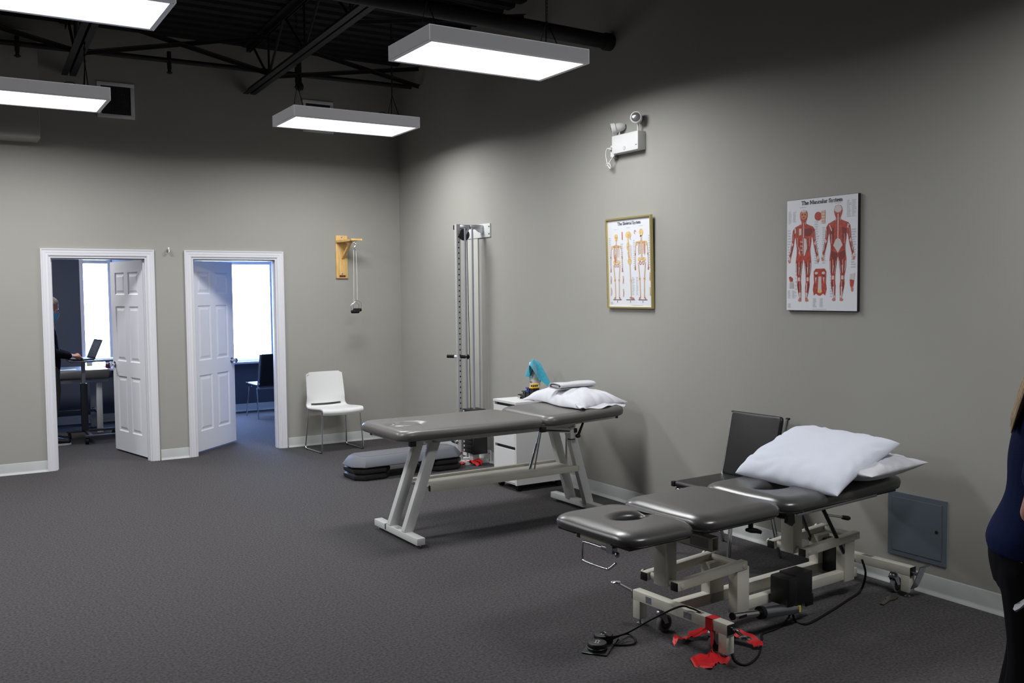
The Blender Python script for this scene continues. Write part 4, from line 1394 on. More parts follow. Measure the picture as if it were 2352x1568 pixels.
# ================================================================== DRAWER UNIT
DU = thing('drawer_unit', 'narrow white drawer unit on black castors between wall and grey table', 'drawer unit', (-0.27, -3.10, 0))
x0, x1, y0, y1, z0_, z1_ = -0.515, -0.02, -3.285, -2.925, 0.055, 0.745
MB().bb(x0 + 0.002, x1, y0, y0 + 0.018, z0_, z1_ - 0.018, 0.001).bb(x0 + 0.002, x1, y1 - 0.018, y1, z0_, z1_ - 0.018, 0.001).bb(x1 - 0.012, x1, y0 + 0.018, y1 - 0.018, z0_, z1_ - 0.018).bb(x0 + 0.01, x1, y0 + 0.018, y1 - 0.018, z0_, z0_ + 0.018).build('carcass', WHITEP, DU, smooth=0)
MB().bb(x0 - 0.002, x1, y0 - 0.002, y1 + 0.002, z1_ - 0.020, z1_, 0.001).build('top', WHITEP, DU, smooth=0)
dz = [(0.070, 0.345), (0.372, 0.480), (0.507, 0.590), (0.617, 0.700)]
for a_, c_ in dz:
    MB().bb(x0 + 0.001, x0 + 0.020, y0 + 0.021, y1 - 0.021, a_, c_, 0.001).bb(x0 + 0.02, x1 - 0.05, y0 + 0.026, y1 - 0.026, a_ + 0.006, a_ + 0.012).build('drawer', WHITEP, DU, smooth=0)
MB().bb(x0 + 0.03, x1 - 0.02, y0 + 0.019, y1 - 0.019, z0_ + 0.02, z1_ - 0.022).build('dark_interior', BLACKP, DU, smooth=0)
for xx in (x0 + 0.05, x1 - 0.05):
    for yy in (y0 + 0.04, y1 - 0.04):
        k = MB()
        for s in (-0.011, 0.011):
            k.lathe((xx, yy + s - 0.008, 0.024), (0, 1, 0), [(0.016, 0), (0.024, 0.002), (0.024, 0.014), (0.016, 0.016)], n=18)
        k.cyl((xx, yy, 0.03), (xx, yy, 0.056), 0.010, n=10)
        k.build('castor', BLACKR, DU)

# spray bottle with cloth
SB = thing('spray_bottle', 'white plastic spray bottle with printed scale on the drawer unit', 'bottle', (-0.185, -3.075, 0.745))
bc = (-0.185, -3.075)
prof_b = [(0.044, 0.0), (0.046, 0.006), (0.046, 0.11), (0.043, 0.13), (0.030, 0.19), (0.020, 0.225), (0.016, 0.235), (0.016, 0.25)]
MB().lathe((bc[0], bc[1], 0.745), (0, 0, 1), prof_b, n=28).build('bottle_body', mat('translucent_white', (222, 220, 214), 0.35), SB)
MB().lathe((bc[0], bc[1], 0.99), (0, 0, 1), [(0.019, 0), (0.019, 0.02), (0.014, 0.024), (0.014, 0.035)], n=20).bb(bc[0] - 0.055, bc[0] + 0.03, bc[1] - 0.013, bc[1] + 0.013, 1.02, 1.05, 0.006).tube(catmull([(bc[0] - 0.03, bc[1], 1.022), (bc[0] - 0.04, bc[1], 0.99), (bc[0] - 0.055, bc[1], 0.95)], 4), 0.006, n=8).build('trigger_head', WHITEP, SB)
pr2 = MB()
for k in range(5):
    zz = 0.795 + k * 0.022
    pr2.bb(bc[0] - 0.0475, bc[0] - 0.0460, bc[1] - 0.012 - (0.006 if k % 2 else 0), bc[1] + 0.006, zz, zz + 0.004)
pr2.build('scale_mark', mat('red_print', (190, 110, 110), 0.6), SB, smooth=0)
MB().bb(bc[0] - 0.0478, bc[0] - 0.0462, bc[1] - 0.014, bc[1] + 0.010, 0.875, 0.888).build('scale_text', mat('grey_print', (110, 110, 112), 0.6), SB, smooth=0)

# teal cloth draped over the trigger head
g = []
top_c = Vector((bc[0] - 0.005, bc[1], 1.064))
NA = 64
for j in range(16):
    t = j / 15
    rw = []
    for k in range(NA + 1):
        a = 2 * PI * k / NA
        # the cloth is a square: corners hang lower; open in front where the bottle shows
        sq = 1.0 / max(abs(math.cos(a + 0.5)), abs(math.sin(a + 0.5)))
        lf = 0.155 * sq * (1.0 if math.cos(a - 4.9) < 0 else 1.1)
        s = t * lf
        rx = 0.030 * min(1, t * 4) + 0.055 * t * (1 + 0.55 * math.sin(a * 5 + 0.8)) * (0.6 + 0.9 * max(0, math.cos(a - 4.55)))
        ry = 0.026 * min(1, t * 4) + 0.062 * t * (1 + 0.55 * math.sin(a * 5 + 0.8)) * (0.6 + 0.9 * max(0, math.cos(a - 4.55)))
        z = top_c.z - max(0, s - 0.022) * 0.98 - 0.004 * math.sin(a * 5) * t
        # front slit: pull the sheet aside so the bottle shows toward the camera
        d = abs(((a - 3.75 + PI) % (2 * PI)) - PI)
        pull = math.exp(-(d / 0.38) ** 2) * t
        z += 0.13 * pull
        rw.append((top_c.x + math.cos(a) * rx, top_c.y + math.sin(a) * ry, z))
    g.append(rw)
cl = MB().sheet(g, 0.002).build('cleaning_cloth', TEAL, None, smooth=70)
tag(origin(cl, (bc[0], bc[1], 1.0)), 'teal microfibre cloth draped over the spray bottle', 'cloth')

# finger exercisers stacked in steps on a small wedge stand
WS = thing('exerciser_stand', 'black stepped stand holding the finger exercisers on the drawer unit', 'stand', (-0.31, -3.13, 0.745))
sp = []
for k in range(4):
    y_ = -3.035 - 0.062 * k
    z_ = 0.745 + 0.034 * k
    sp.append((y_, z_))
stp = MB()
for k, (y_, z_) in enumerate(sp):
    if k > 0:
        stp.bb(-0.335, -0.272, y_ - 0.05, y_, 0.745, z_ - 0.001)
stp.build('steps', BLACKP, WS, smooth=0)
cols = [((28, 28, 34), 'black finger exerciser with a white label on the lowest step'), ((62, 64, 66), 'dark grey finger exerciser on the second step'), ((36, 66, 150), 'blue finger exerciser on the third step'), ((232, 186, 60), 'yellow finger exerciser on the top step')]
for k, ((y_, z_), (cc, lb)) in enumerate(zip(sp, cols)):
    m_ = mat('exerciser_%d' % k, cc, 0.45)
    fe = thing('finger_exerciser', lb, 'hand exerciser', (-0.315, y_ - 0.025, z_), 0, 'finger exercisers on the stand')
    MB().bb(-0.345, -0.268, y_ - 0.05, y_ - 0.001, z_, z_ + 0.013, 0.003).build('lower_bar', m_, fe)
    MB().bb(-0.342, -0.271, y_ - 0.047, y_ - 0.004, z_ + 0.027, z_ + 0.038, 0.003).build('upper_bar', m_, fe)
    for q in range(4):
        MB().cyl((-0.334 + q * 0.0185, y_ - 0.025, z_ + 0.012), (-0.334 + q * 0.0185, y_ - 0.025, z_ + 0.0275), 0.006, n=10).build('button', BLACKP if k else WHITEP, fe)
    if k == 0:
        MB().bb(-0.3465, -0.345, y_ - 0.046, y_ - 0.005, z_ + 0.002, z_ + 0.011).build('label', WHITEP, fe, smooth=0)
tp = at(1226, 843, 'x', 0.0)
tag(origin(MB().box((-0.001, tp.y, tp.z), (0.002, 0.022, 0.055), rot=Matrix.Rotation(0.2, 3, 'X')).build('wall_tape', WHITEP, smooth=0), (0, tp.y, tp.z)), 'scrap of white tape stuck on the wall above the drawer unit', 'tape')

# ================================================================== WALL THINGS
def vent(x0_, x1_, z0v, z1v, label):
    root = thing('wall_vent', label, 'vent', ((x0_ + x1_) / 2, 0, z0v))
    e = 0.035
    MB().bb(x0_, x1_, -0.014, 0, z1v - e, z1v, 0.002).bb(x0_, x1_, -0.014, 0, z0v, z0v + e, 0.002).bb(x0_, x0_ + e, -0.014, 0, z0v + e, z1v - e, 0.002).bb(x1_ - e, x1_, -0.014, 0, z0v + e, z1v - e, 0.002).build('frame', LAMPW, root)
    MB().bb(x0_ + e, x1_ - e, -0.003, 0, z0v + e, z1v - e).build('dark_duct', mat('duct_black', (10, 10, 10), 0.9), root, smooth=0)
    gg = MB()
    nx = int((x1_ - x0_ - 2 * e) / 0.0135)
    nz = int((z1v - z0v - 2 * e) / 0.0135)
    for k in range(nx + 1):
        xx = x0_ + e + (x1_ - x0_ - 2 * e) * k / nx
        gg.bb(xx - 0.0012, xx + 0.0012, -0.010, -0.004, z0v + e, z1v - e)
    for k in range(nz + 1):
        zz = z0v + e + (z1v - z0v - 2 * e) * k / nz
        gg.bb(x0_ + e, x1_ - e, -0.010, -0.004, zz - 0.0012, zz + 0.0012)
    gg.build('egg_crate_grille', mat('grille_grey', (90, 90, 94), 0.6), root, smooth=0)
    return root


vent(-3.143, -2.807, 3.358, 3.695, 'square return-air vent beside the left hanging light')
vent(-1.117, -0.774, 3.385, 3.723, 'square return-air vent hidden behind the far hanging light')

EL = thing('emergency_light', 'white twin-head emergency light box high on the right wall', 'emergency light', (0, -4.2, 2.7))
xw = -0.075
MB().bb(xw, 0.0, -4.315, -4.005, 2.695, 2.832, 0.004).build('battery_box', WHITEP, EL)
MB().bb(xw - 0.0008, xw, -4.312, -4.008, 2.829, 2.8295).lathe((xw, -4.155, 2.722), (-1, 0, 0), [(0.0135, 0), (0.0135, 0.001)], n=20).build('test_button', mat('grey_mark', (112, 114, 120), 0.5), EL)
MB().lathe((xw - 0.001, -4.155, 2.722), (-1, 0, 0), [(0.0105, 0), (0.0105, 0.001)], n=20).build('button_face', WHITEP, EL)
MB().bb(xw - 0.0021, xw - 0.002, -4.160, -4.150, 2.7205, 2.7235).bb(xw - 0.0006, xw, -4.305, -4.285, 2.728, 2.734).build('print_mark', mat('grey_mark', (112, 114, 120), 0.5), EL, smooth=0)
for yy, dr, zt in ((-4.055, Vector((-0.75, 0.60, -0.20)), 2.895), (-4.275, Vector((-0.80, -0.56, 0.02)), 2.925)):
    dr.normalize()
    MB().cyl((-0.04, yy, 2.83), (-0.04, yy, zt - 0.012), 0.0065, n=10).build('stem', WHITEP, EL)
    hd2 = MB().lathe(Vector((-0.04, yy, zt)) - dr * 0.045, dr, [(0.016, 0), (0.028, 0.018), (0.034, 0.045), (0.035, 0.07), (0.042, 0.074), (0.043, 0.105), (0.038, 0.108)], n=24).build('lamp_head', WHITEP, EL)
    MB().lathe(Vector((-0.04, yy, zt)) - dr * 0.045, dr, [(0.034, 0.1075), (0.034, 0.1095)], n=24).build('lens_ring', BLACKP, hd2)
    MB().lathe(Vector((-0.04, yy, zt)) - dr * 0.045, dr, [(0.028, 0.1095), (0.022, 0.112), (0.010, 0.113)], n=24).build('lens', mat('lamp_lens', (170, 170, 172), 0.15, metal=0.6), hd2)
OB = thing('outlet_box', 'small steel outlet box with white plug under the emergency light', 'outlet', (0, -3.99, 2.67))
MB().bb(-0.045, 0, -4.000, -3.950, 2.672, 2.775, 0.002).build('box', SATIN, OB, smooth=0)
MB().bb(-0.048, -0.045, -3.996, -3.954, 2.68, 2.768, 0.002).build('face_plate', WHITEP, OB, smooth=0)
MB().bb(-0.070, -0.048, -3.990, -3.960, 2.728, 2.752, 0.005).build('plug', mat('grey_plug', (190, 190, 192), 0.5), OB)
cable('lamp_cord', [(-0.065, -3.98, 2.74), (-0.075, -3.945, 2.742), (-0.070, -3.925, 2.70), (-0.06, -3.925, 2.65), (-0.055, -3.935, 2.615), (-0.05, -3.955, 2.595), (-0.055, -3.965, 2.61), (-0.06, -3.95, 2.635), (-0.06, -3.92, 2.63), (-0.05, -3.90, 2.625), (-0.055, -3.93, 2.62), (-0.06, -3.96, 2.645), (-0.05, -3.99, 2.68), (-0.04, -4.02, 2.70)], 0.0042, 'knotted white cord dangling from the emergency light', WHITEP)

hkp = at(386, 574, 'y', 0.0)
HK = thing('wall_hook', 'small metal coat hook on the wall between the two doorways', 'hook', (hkp.x, 0, hkp.z))
MB().bb(hkp.x - 0.012, hkp.x + 0.012, -0.006, 0, hkp.z - 0.025, hkp.z + 0.025, 0.002).build('plate', SATIN, HK)
MB().tube(catmull([(hkp.x, -0.005, hkp.z + 0.01), (hkp.x, -0.035, hkp.z + 0.008), (hkp.x, -0.05, hkp.z - 0.012), (hkp.x, -0.04, hkp.z - 0.03), (hkp.x, -0.022, hkp.z - 0.022)], 5), 0.006, n=8).build('hook_arm', WHITEP, HK)

AP = thing('access_panel', 'slate grey square access panel low on the right wall', 'access panel', (0, -6.59, 0.16))
MB().bb(-0.006, 0, -6.768, -6.413, 0.165, 0.520, 0.001).build('frame', SLATEMETAL, AP, smooth=0)
MB().bb(-0.0085, -0.006, -6.740, -6.441, 0.193, 0.492, 0.001).build('panel_door', SLATEMETAL, AP, smooth=0)
MB().lathe((-0.0085, -6.712, 0.345), (-1, 0, 0), [(0.009, 0), (0.009, 0.002), (0.004, 0.003)], n=14).build('lock', DARKMETAL, AP)

# ================================================================== ANATOMY POSTERS
INK = mat('print_navy', (36, 34, 70), 0.6)
INKB = mat('print_black', (24, 20, 24), 0.6)
FINE = mat('print_grey', (196, 198, 208), 0.6)
PAPER = mat('poster_paper', (228, 230, 236), 0.28, spec=0.4)
MUS = mat('print_muscle', (176, 62, 48), 0.5, var=0.25, vscale=60)
MUSD = mat('print_muscle_dark', (120, 38, 34), 0.5)
TEND = mat('print_tendon', (206, 196, 196), 0.5)
BONE = mat('print_bone', (222, 190, 124), 0.5, var=0.2, vscale=50)
BONEL = mat('print_bone_line', (214, 186, 160), 0.5)
BONER = mat('print_red_bone', (196, 120, 96), 0.5)


class Plot:
    """flat drawing on the sheet of a poster; u runs right, v up, in metres"""

    def __init__(self, y0, z0, x0, lean):
        self.y0, self.z0, self.x0, self.lean = y0, z0, x0, lean
        self.lay = {}
        self.n = 0

    def pt(self, u, v, w):
        return (self.x0 - w - v * self.lean, self.y0 - u, self.z0 + v)

    def poly(self, m_, pts, w=None):
        self.n += 1
        w = 0.0012 + (self.n % 40) * 0.00002 if w is None else w
        mb = self.lay.setdefault(m_.name, (m_, MB()))[1]
        mb.add([self.pt(p[0], p[1], w) for p in pts], [tuple(range(len(pts)))])

    def stroke(self, m_, pts, wd, w=0.0022):
        mb = self.lay.setdefault(m_.name, (m_, MB()))[1]
        pts = [Vector((p[0], p[1])) for p in pts]
        L, R = [], []
        for i, p in enumerate(pts):
            d = pts[min(i + 1, len(pts) - 1)] - pts[max(i - 1, 0)]
            if d.length < 1e-9:
                d = Vector((1, 0))
            d.normalize()
            nn = Vector((-d.y, d.x)) * wd / 2
            L.append(p + nn)
            R.append(p - nn)
        k = len(pts)
        mb.add([self.pt(p.x, p.y, w) for p in L + R], [(i, i + 1, k + i + 1, k + i) for i in range(k - 1)])

    def ell(self, m_, cx, cy, rx, ry, w=None, n=18):
        self.poly(m_, [(cx + rx * math.cos(2 * PI * k / n), cy + ry * math.sin(2 * PI * k / n)) for k in range(n)], w)

    def arc(self, m_, cx, cy, rx, ry, a0, a1, wd, w=0.0022, n=12):
        self.stroke(m_, [(cx + rx * math.cos(math.radians(a0 + (a1 - a0) * k / n)), cy + ry * math.sin(math.radians(a0 + (a1 - a0) * k / n))) for k in range(n + 1)], wd, w)

    def build(self, parent, names):
        for mn, (m_, mb) in self.lay.items():
            mb.build(names.get(mn, 'print'), m_, parent, smooth=0, fix=False)['kind'] = 'stuff'


def glyph(P_, m_, ch, x, y, h):
    """bold slab-serif letter built from strokes; returns its advance"""
    t, n_ = 0.17 * h, 0.10 * h

    def S(pts, wd=t):
        P_.stroke(m_, [(x + a * h, y + b_ * h) for a, b_ in pts], wd)

    def A(cx, cy, rx, ry, a0, a1, wd=t):
        P_.arc(m_, x + cx * h, y + cy * h, rx * h, ry * h, a0, a1, wd)

    def serif(cx, cy, w_=0.34):
        S([(cx - w_ / 2, cy), (cx + w_ / 2, cy)], n_)
    if ch == 'T':
        S([(0.02, 0.93), (0.86, 0.93)], 0.14 * h); S([(0.44, 0.0), (0.44, 0.9)]); serif(0.44, 0.05, 0.42); S([(0.05, 0.74), (0.05, 0.95)], n_); S([(0.83, 0.74), (0.83, 0.95)], n_)
        return 0.95 * h
    if ch == 'h':
        S([(0.13, 0), (0.13, 1.0)]); A(0.34, 0.40, 0.20, 0.22, 150, 0); S([(0.54, 0.40), (0.54, 0)]); serif(0.13, 0.05); serif(0.54, 0.05, 0.3); S([(0.0, 0.95), (0.16, 0.95)], n_)
        return 0.76 * h
    if ch == 'e':
        A(0.30, 0.32, 0.22, 0.27, 0, 310); S([(0.08, 0.34), (0.52, 0.34)], n_)
        return 0.64 * h
    if ch == 'M':
        S([(0.16, 0), (0.16, 0.95)]); S([(0.98, 0), (0.98, 0.95)]); S([(0.16, 0.95), (0.55, 0.2)]); S([(0.98, 0.95), (0.59, 0.2)], n_); serif(0.16, 0.05); serif(0.98, 0.05, 0.4); serif(0.14, 0.95, 0.3); serif(1.0, 0.95, 0.3)
        return 1.20 * h
    if ch == 'u':
        S([(0.15, 0.64), (0.15, 0.25)]); A(0.34, 0.24, 0.19, 0.17, 180, 340); S([(0.56, 0.64), (0.56, 0)]); S([(0.02, 0.60), (0.2, 0.60)], n_); S([(0.44, 0.60), (0.6, 0.60)], n_); S([(0.56, 0.05), (0.70, 0.05)], n_)
        return 0.76 * h
    if ch == 's':
        A(0.27, 0.47, 0.16, 0.13, 20, 250, 0.13 * h); A(0.27, 0.17, 0.17, 0.13, 90, -160, 0.13 * h)
        return 0.55 * h
    if ch == 'c':
        A(0.31, 0.32, 0.22, 0.27, 40, 320)
        return 0.60 * h
    if ch == 'l':
        S([(0.18, 0), (0.18, 1.0)]); serif(0.18, 0.05); S([(0.03, 0.95), (0.2, 0.95)], n_)
        return 0.40 * h
    if ch == 'a':
        A(0.28, 0.18, 0.18, 0.14, 20, 380, 0.12 * h); S([(0.47, 0.45), (0.47, 0.05)]); A(0.28, 0.46, 0.19, 0.15, 0, 150, 0.13 * h); S([(0.44, 0.05), (0.64, 0.05)], n_)
        return 0.66 * h
    if ch == 'r':
        S([(0.16, 0), (0.16, 0.64)]); A(0.36, 0.40, 0.20, 0.20, 150, 60); serif(0.16, 0.05); S([(0.02, 0.60), (0.2, 0.60)], n_)
        return 0.55 * h
    if ch == 'S':
        A(0.36, 0.70, 0.24, 0.21, 20, 260); A(0.36, 0.27, 0.25, 0.22, 90, -160); S([(0.62, 0.72), (0.62, 0.95)], n_); S([(0.10, 0.05), (0.10, 0.28)], n_)
        return 0.76 * h
    if ch == 'y':
        S([(0.10, 0.62), (0.33, 0.02)]); S([(0.58, 0.62), (0.33, 0.02), (0.22, -0.22), (0.08, -0.24)], n_); serif(0.12, 0.60, 0.26); serif(0.56, 0.60, 0.24)
        return 0.68 * h
    if ch == 't':
        S([(0.20, 0.9), (0.20, 0.15)]); A(0.33, 0.15, 0.13, 0.12, 180, 320, 0.13 * h); S([(0.02, 0.60), (0.42, 0.60)], n_)
        return 0.48 * h
    if ch == 'm':
        for q in (0.15, 0.53, 0.91):
            S([(q, 0), (q, 0.44)]); serif(q, 0.05, 0.28)
        S([(0.15, 0), (0.15, 0.64)]); A(0.34, 0.42, 0.19, 0.20, 160, 0, 0.13 * h); A(0.72, 0.42, 0.19, 0.20, 160, 0, 0.13 * h); S([(0.02, 0.60), (0.18, 0.60)], n_)
        return 1.10 * h
    if ch == 'k':
        S([(0.15, 0), (0.15, 1.0)]); S([(0.18, 0.26), (0.55, 0.60)], n_); S([(0.28, 0.38), (0.56, 0.04)]); serif(0.15, 0.05); serif(0.56, 0.05, 0.26); serif(0.54, 0.60, 0.24); S([(0.0, 0.95), (0.17, 0.95)], n_)
        return 0.74 * h
    return 0.36 * h


def title(P_, m_, txt, cx, y, width):
    class Dummy:
        def stroke(self, *a): pass
        def arc(self, *a): pass
    tot = sum(glyph(Dummy(), m_, c, 0, 0, 1.0) for c in txt)
    h = width / tot
    x = cx - width / 2
    for c in txt:
        x += glyph(P_, m_, c, x, y, h)


def caption(P_, u0, u1, v0, v1, rows, seed):
    rr = random.Random(seed)
    for k in range(rows):
        v = v1 - (v1 - v0) * (k + 0.5) / rows
        e = u1 - (u1 - u0) * rr.random() * 0.45
        P_.stroke(FINE, [(u0, v), (e, v)], (v1 - v0) / rows * 0.45, 0.0011)


HALF = [(0, 1.0), (0.035, 0.992), (0.050, 0.965), (0.052, 0.930), (0.042, 0.895), (0.030, 0.872), (0.034, 0.848), (0.080, 0.830), (0.125, 0.812), (0.150, 0.780), (0.158, 0.73), (0.162, 0.67), (0.178, 0.60), (0.196, 0.52), (0.203, 0.485), (0.215, 0.455), (0.205, 0.425), (0.182, 0.430), (0.178, 0.475), (0.160, 0.535), (0.138, 0.61), (0.124, 0.685), (0.108, 0.715), (0.104, 0.65), (0.092, 0.575), (0.094, 0.52), (0.106, 0.44), (0.102, 0.34), (0.082, 0.255), (0.086, 0.18), (0.068, 0.09), (0.052, 0.040), (0.072, 0.012), (0.055, 0.0), (0.028, 0.004), (0.030, 0.06), (0.026, 0.16), (0.034, 0.215), (0.032, 0.28), (0.018, 0.38), (0.006, 0.455), (0, 0.462)]


def sinews(P_, cx, v0, H):
    for sg in (1, -1):
        for a, c, d, e, m_ in ((0.040, 0.44, 0.050, 0.29, MUSD), (0.062, 0.43, 0.064, 0.29, TEND), (0.082, 0.45, 0.074, 0.28, MUSD), (0.022, 0.42, 0.040, 0.29, TEND), (0.052, 0.21, 0.046, 0.10, TEND), (0.070, 0.215, 0.058, 0.10, MUSD), (0.130, 0.79, 0.140, 0.70, MUSD), (0.142, 0.76, 0.150, 0.67, TEND), (0.152, 0.62, 0.180, 0.51, MUSD), (0.165, 0.61, 0.188, 0.52, TEND), (0.060, 0.69, 0.066, 0.54, MUSD), (0.080, 0.70, 0.078, 0.60, TEND), (0.020, 0.865, 0.034, 0.835, TEND)):
            P_.stroke(m_, [(cx + sg * a * H, v0 + c * H), (cx + sg * (a + d) / 2 * H + 0.0012, v0 + (c + e) / 2 * H), (cx + sg * d * H, v0 + e * H)], 0.0026, 0.0020)


def muscle_figure(P_, cx, v0, H, back):
    sinews(P_, cx, v0, H)
    pts = [(cx + x * H, v0 + y * H) for x, y in HALF] + [(cx - x * H, v0 + y * H) for x, y in reversed(HALF[1:-1])]
    P_.poly(MUS, pts, 0.0012)

    def q(m_, ps, s=0):
        for sg in ((1, -1) if s == 0 else (s,)):
            P_.poly(m_, [(cx + sg * a * H, v0 + b_ * H) for a, b_ in ps])
    # hands, feet, knees, forearm sinews
    q(TEND, [(0.196, 0.50), (0.208, 0.485), (0.214, 0.455), (0.205, 0.430), (0.184, 0.434), (0.182, 0.48)])
    q(BONER, [(0.196, 0.465), (0.214, 0.455), (0.205, 0.428), (0.184, 0.432)])
    q(TEND, [(0.050, 0.055), (0.070, 0.012), (0.055, 0.002), (0.030, 0.006), (0.032, 0.06)] if back else [(0.050, 0.10), (0.060, 0.09), (0.048, 0.04), (0.036, 0.04), (0.034, 0.10)])
    q(BONER, [(0.070, 0.014), (0.055, 0.001), (0.030, 0.005), (0.036, 0.035), (0.05, 0.035)])
    q(TEND, [(0.162, 0.66), (0.170, 0.62), (0.152, 0.60), (0.143, 0.63)])
    q(TEND, [(0.178, 0.58), (0.184, 0.555), (0.176, 0.525), (0.170, 0.55)])
    q(TEND, [(0.046, 0.265), (0.072, 0.265), (0.074, 0.225), (0.044, 0.225)])
    q(TEND, [(0.050, 0.375), (0.060, 0.375), (0.066, 0.30), (0.058, 0.30)])
    q(TEND, [(0.092, 0.42), (0.100, 0.42), (0.096, 0.33), (0.088, 0.30)])
    q(MUSD, [(0.028, 0.44), (0.040, 0.44), (0.050, 0.30), (0.040, 0.30)])
    q(MUSD, [(0.074, 0.20), (0.080, 0.18), (0.070, 0.11), (0.066, 0.13)])
    if back:
        P_.ell(TEND, cx, v0 + 0.958 * H, 0.046 * H, 0.038 * H)
        q(BONER, [(0.020, 0.930), (0.036, 0.932), (0.034, 0.915), (0.022, 0.915)])
        P_.poly(TEND, [(cx - 0.006 * H, v0 + 0.91 * H), (cx + 0.006 * H, v0 + 0.91 * H), (cx + 0.006 * H, v0 + 0.66 * H), (cx - 0.006 * H, v0 + 0.66 * H)])
        q(TEND, [(0.0, 0.66), (0.030, 0.64), (0.060, 0.58), (0.040, 0.56), (0.0, 0.50)])
        q(MUSD, [(0.05, 0.77), (0.105, 0.75), (0.09, 0.66), (0.06, 0.64)])
        q(TEND, [(0.105, 0.80), (0.115, 0.80), (0.085, 0.73), (0.075, 0.74)], -1)
        q(TEND, [(0.120, 0.80), (0.140, 0.79), (0.130, 0.75), (0.115, 0.76)], 1)
        q(MUSD, [(0.012, 0.50), (0.080, 0.53), (0.090, 0.47), (0.050, 0.43), (0.016, 0.44)])
        q(TEND, [(0.042, 0.15), (0.066, 0.15), (0.058, 0.05), (0.044, 0.05)])
    else:
        P_.ell(BONER, cx, v0 + 0.945 * H, 0.046 * H, 0.05 * H)
        P_.ell(TEND, cx, v0 + 0.985 * H, 0.036 * H, 0.012 * H)
        q(INKB, [(0.010, 0.953), (0.028, 0.955), (0.027, 0.944), (0.012, 0.942)])
        q(MUSD, [(-0.014, 0.922), (0.014, 0.922), (0.012, 0.912), (-0.012, 0.912)], 1)
        P_.poly(TEND, [(cx - 0.004 * H, v0 + 0.86 * H), (cx + 0.004 * H, v0 + 0.86 * H), (cx + 0.006 * H, v0 + 0.70 * H), (cx - 0.006 * H, v0 + 0.70 * H)])
        q(MUSD, [(0.012, 0.79), (0.10, 0.80), (0.118, 0.75), (0.075, 0.71), (0.015, 0.72)], 1)
        q(TEND, [(0.03, 0.80), (0.062, 0.80), (0.062, 0.725), (0.03, 0.73)], -1)
        q(TEND, [(0.11, 0.81), (0.128, 0.805), (0.12, 0.74), (0.105, 0.76)], -1)
        q(TEND, [(0.004, 0.695), (0.040, 0.68), (0.050, 0.58), (0.018, 0.50), (0.004, 0.50)], 1)
        q(TEND, [(0.004, 0.69), (0.010, 0.69), (0.010, 0.52), (0.004, 0.52)], -1)
        for k in range(3):
            q(TEND, [(0.010, 0.655 - 0.045 * k), (0.044, 0.66 - 0.045 * k), (0.044, 0.652 - 0.045 * k), (0.010, 0.647 - 0.045 * k)], -1)
        q(TEND, [(0.060, 0.60), (0.070, 0.60), (0.064, 0.53), (0.040, 0.50)], -1)
        q(TEND, [(0.042, 0.20), (0.050, 0.20), (0.046, 0.11), (0.040, 0.11)])


def poster(name, label, y0, y1, z0, z1, fw, depth, lean, frame_mats, outset=0.0):
    root = thing(name, label, 'poster', (0, (y0 + y1) / 2, z0))
    W_, H_ = y0 - y1, z1 - z0

    def q(u, v, w):
        return (-outset - w - v * lean, y0 - u, z0 + v)

    def slab4(mb, u0, u1, v0, v1, w0, w1):
        a = [q(u0, v0, w0), q(u1, v0, w0), q(u1, v1, w0), q(u0, v1, w0), q(u0, v0, w1), q(u1, v0, w1), q(u1, v1, w1), q(u0, v1, w1)]
        mb.add(a, [(0, 3, 2, 1), (4, 5, 6, 7), (0, 1, 5, 4), (1, 2, 6, 5), (2, 3, 7, 6), (3, 0, 4, 7)])
        return mb
    if fw:
        for (u0, u1, v0, v1) in ((0, W_, 0, fw), (0, W_, H_ - fw, H_), (0, fw, fw, H_ - fw), (W_ - fw, W_, fw, H_ - fw)):
            slab4(MB(), u0, u1, v0, v1, 0, depth).build('frame_strip', frame_mats, root, smooth=0)
        slab4(MB(), fw, W_ - fw, fw, H_ - fw, 0.002, 0.008).build('sheet', PAPER, root, smooth=0)
        return root, Plot(y0, z0, -outset - 0.008, lean), W_, H_
    slab4(MB(), 0, W_, 0, H_, 0, depth - 0.002).build('edge_board', frame_mats, root, smooth=0)
    slab4(MB(), 0.002, W_ - 0.002, 0.002, H_ - 0.002, depth - 0.002, depth).build('sheet', PAPER, root, smooth=0)
    return root, Plot(y0, z0, -outset - depth, lean), W_, H_


# ---- muscles, on a dark-edged board
pr3, PM, PW, PHt = poster('muscle_chart', 'poster of two red muscle figures on a dark-edged board', -5.683, -6.2045, 1.520, 2.196, 0, 0.022, 0.0, mat('dark_board_edge', (44, 24, 38), 0.4))
title(PM, INKB, 'The Muscular System', 0.265, 0.640, 0.30)
muscle_figure(PM, 0.132, 0.055, 0.555, False)
muscle_figure(PM, 0.385, 0.060, 0.560, True)
PM.ell(MUS, 0.240, 0.565, 0.026, 0.026)
PM.poly(BONEL, [(0.262, 0.595), (0.292, 0.598), (0.290, 0.52), (0.268, 0.52)])
for k in range(4):
    PM.stroke(BONER, [(0.266, 0.585 - 0.017 * k), (0.292, 0.583 - 0.017 * k)], 0.003)
PM.poly(MUS, [(0.210, 0.235), (0.225, 0.252), (0.290, 0.252), (0.303, 0.235), (0.300, 0.17), (0.306, 0.13), (0.295, 0.092), (0.280, 0.105), (0.262, 0.092), (0.245, 0.092), (0.228, 0.105), (0.212, 0.092), (0.205, 0.13), (0.213, 0.17)])
PM.poly(TEND, [(0.246, 0.205), (0.266, 0.205), (0.270, 0.12), (0.242, 0.12)])
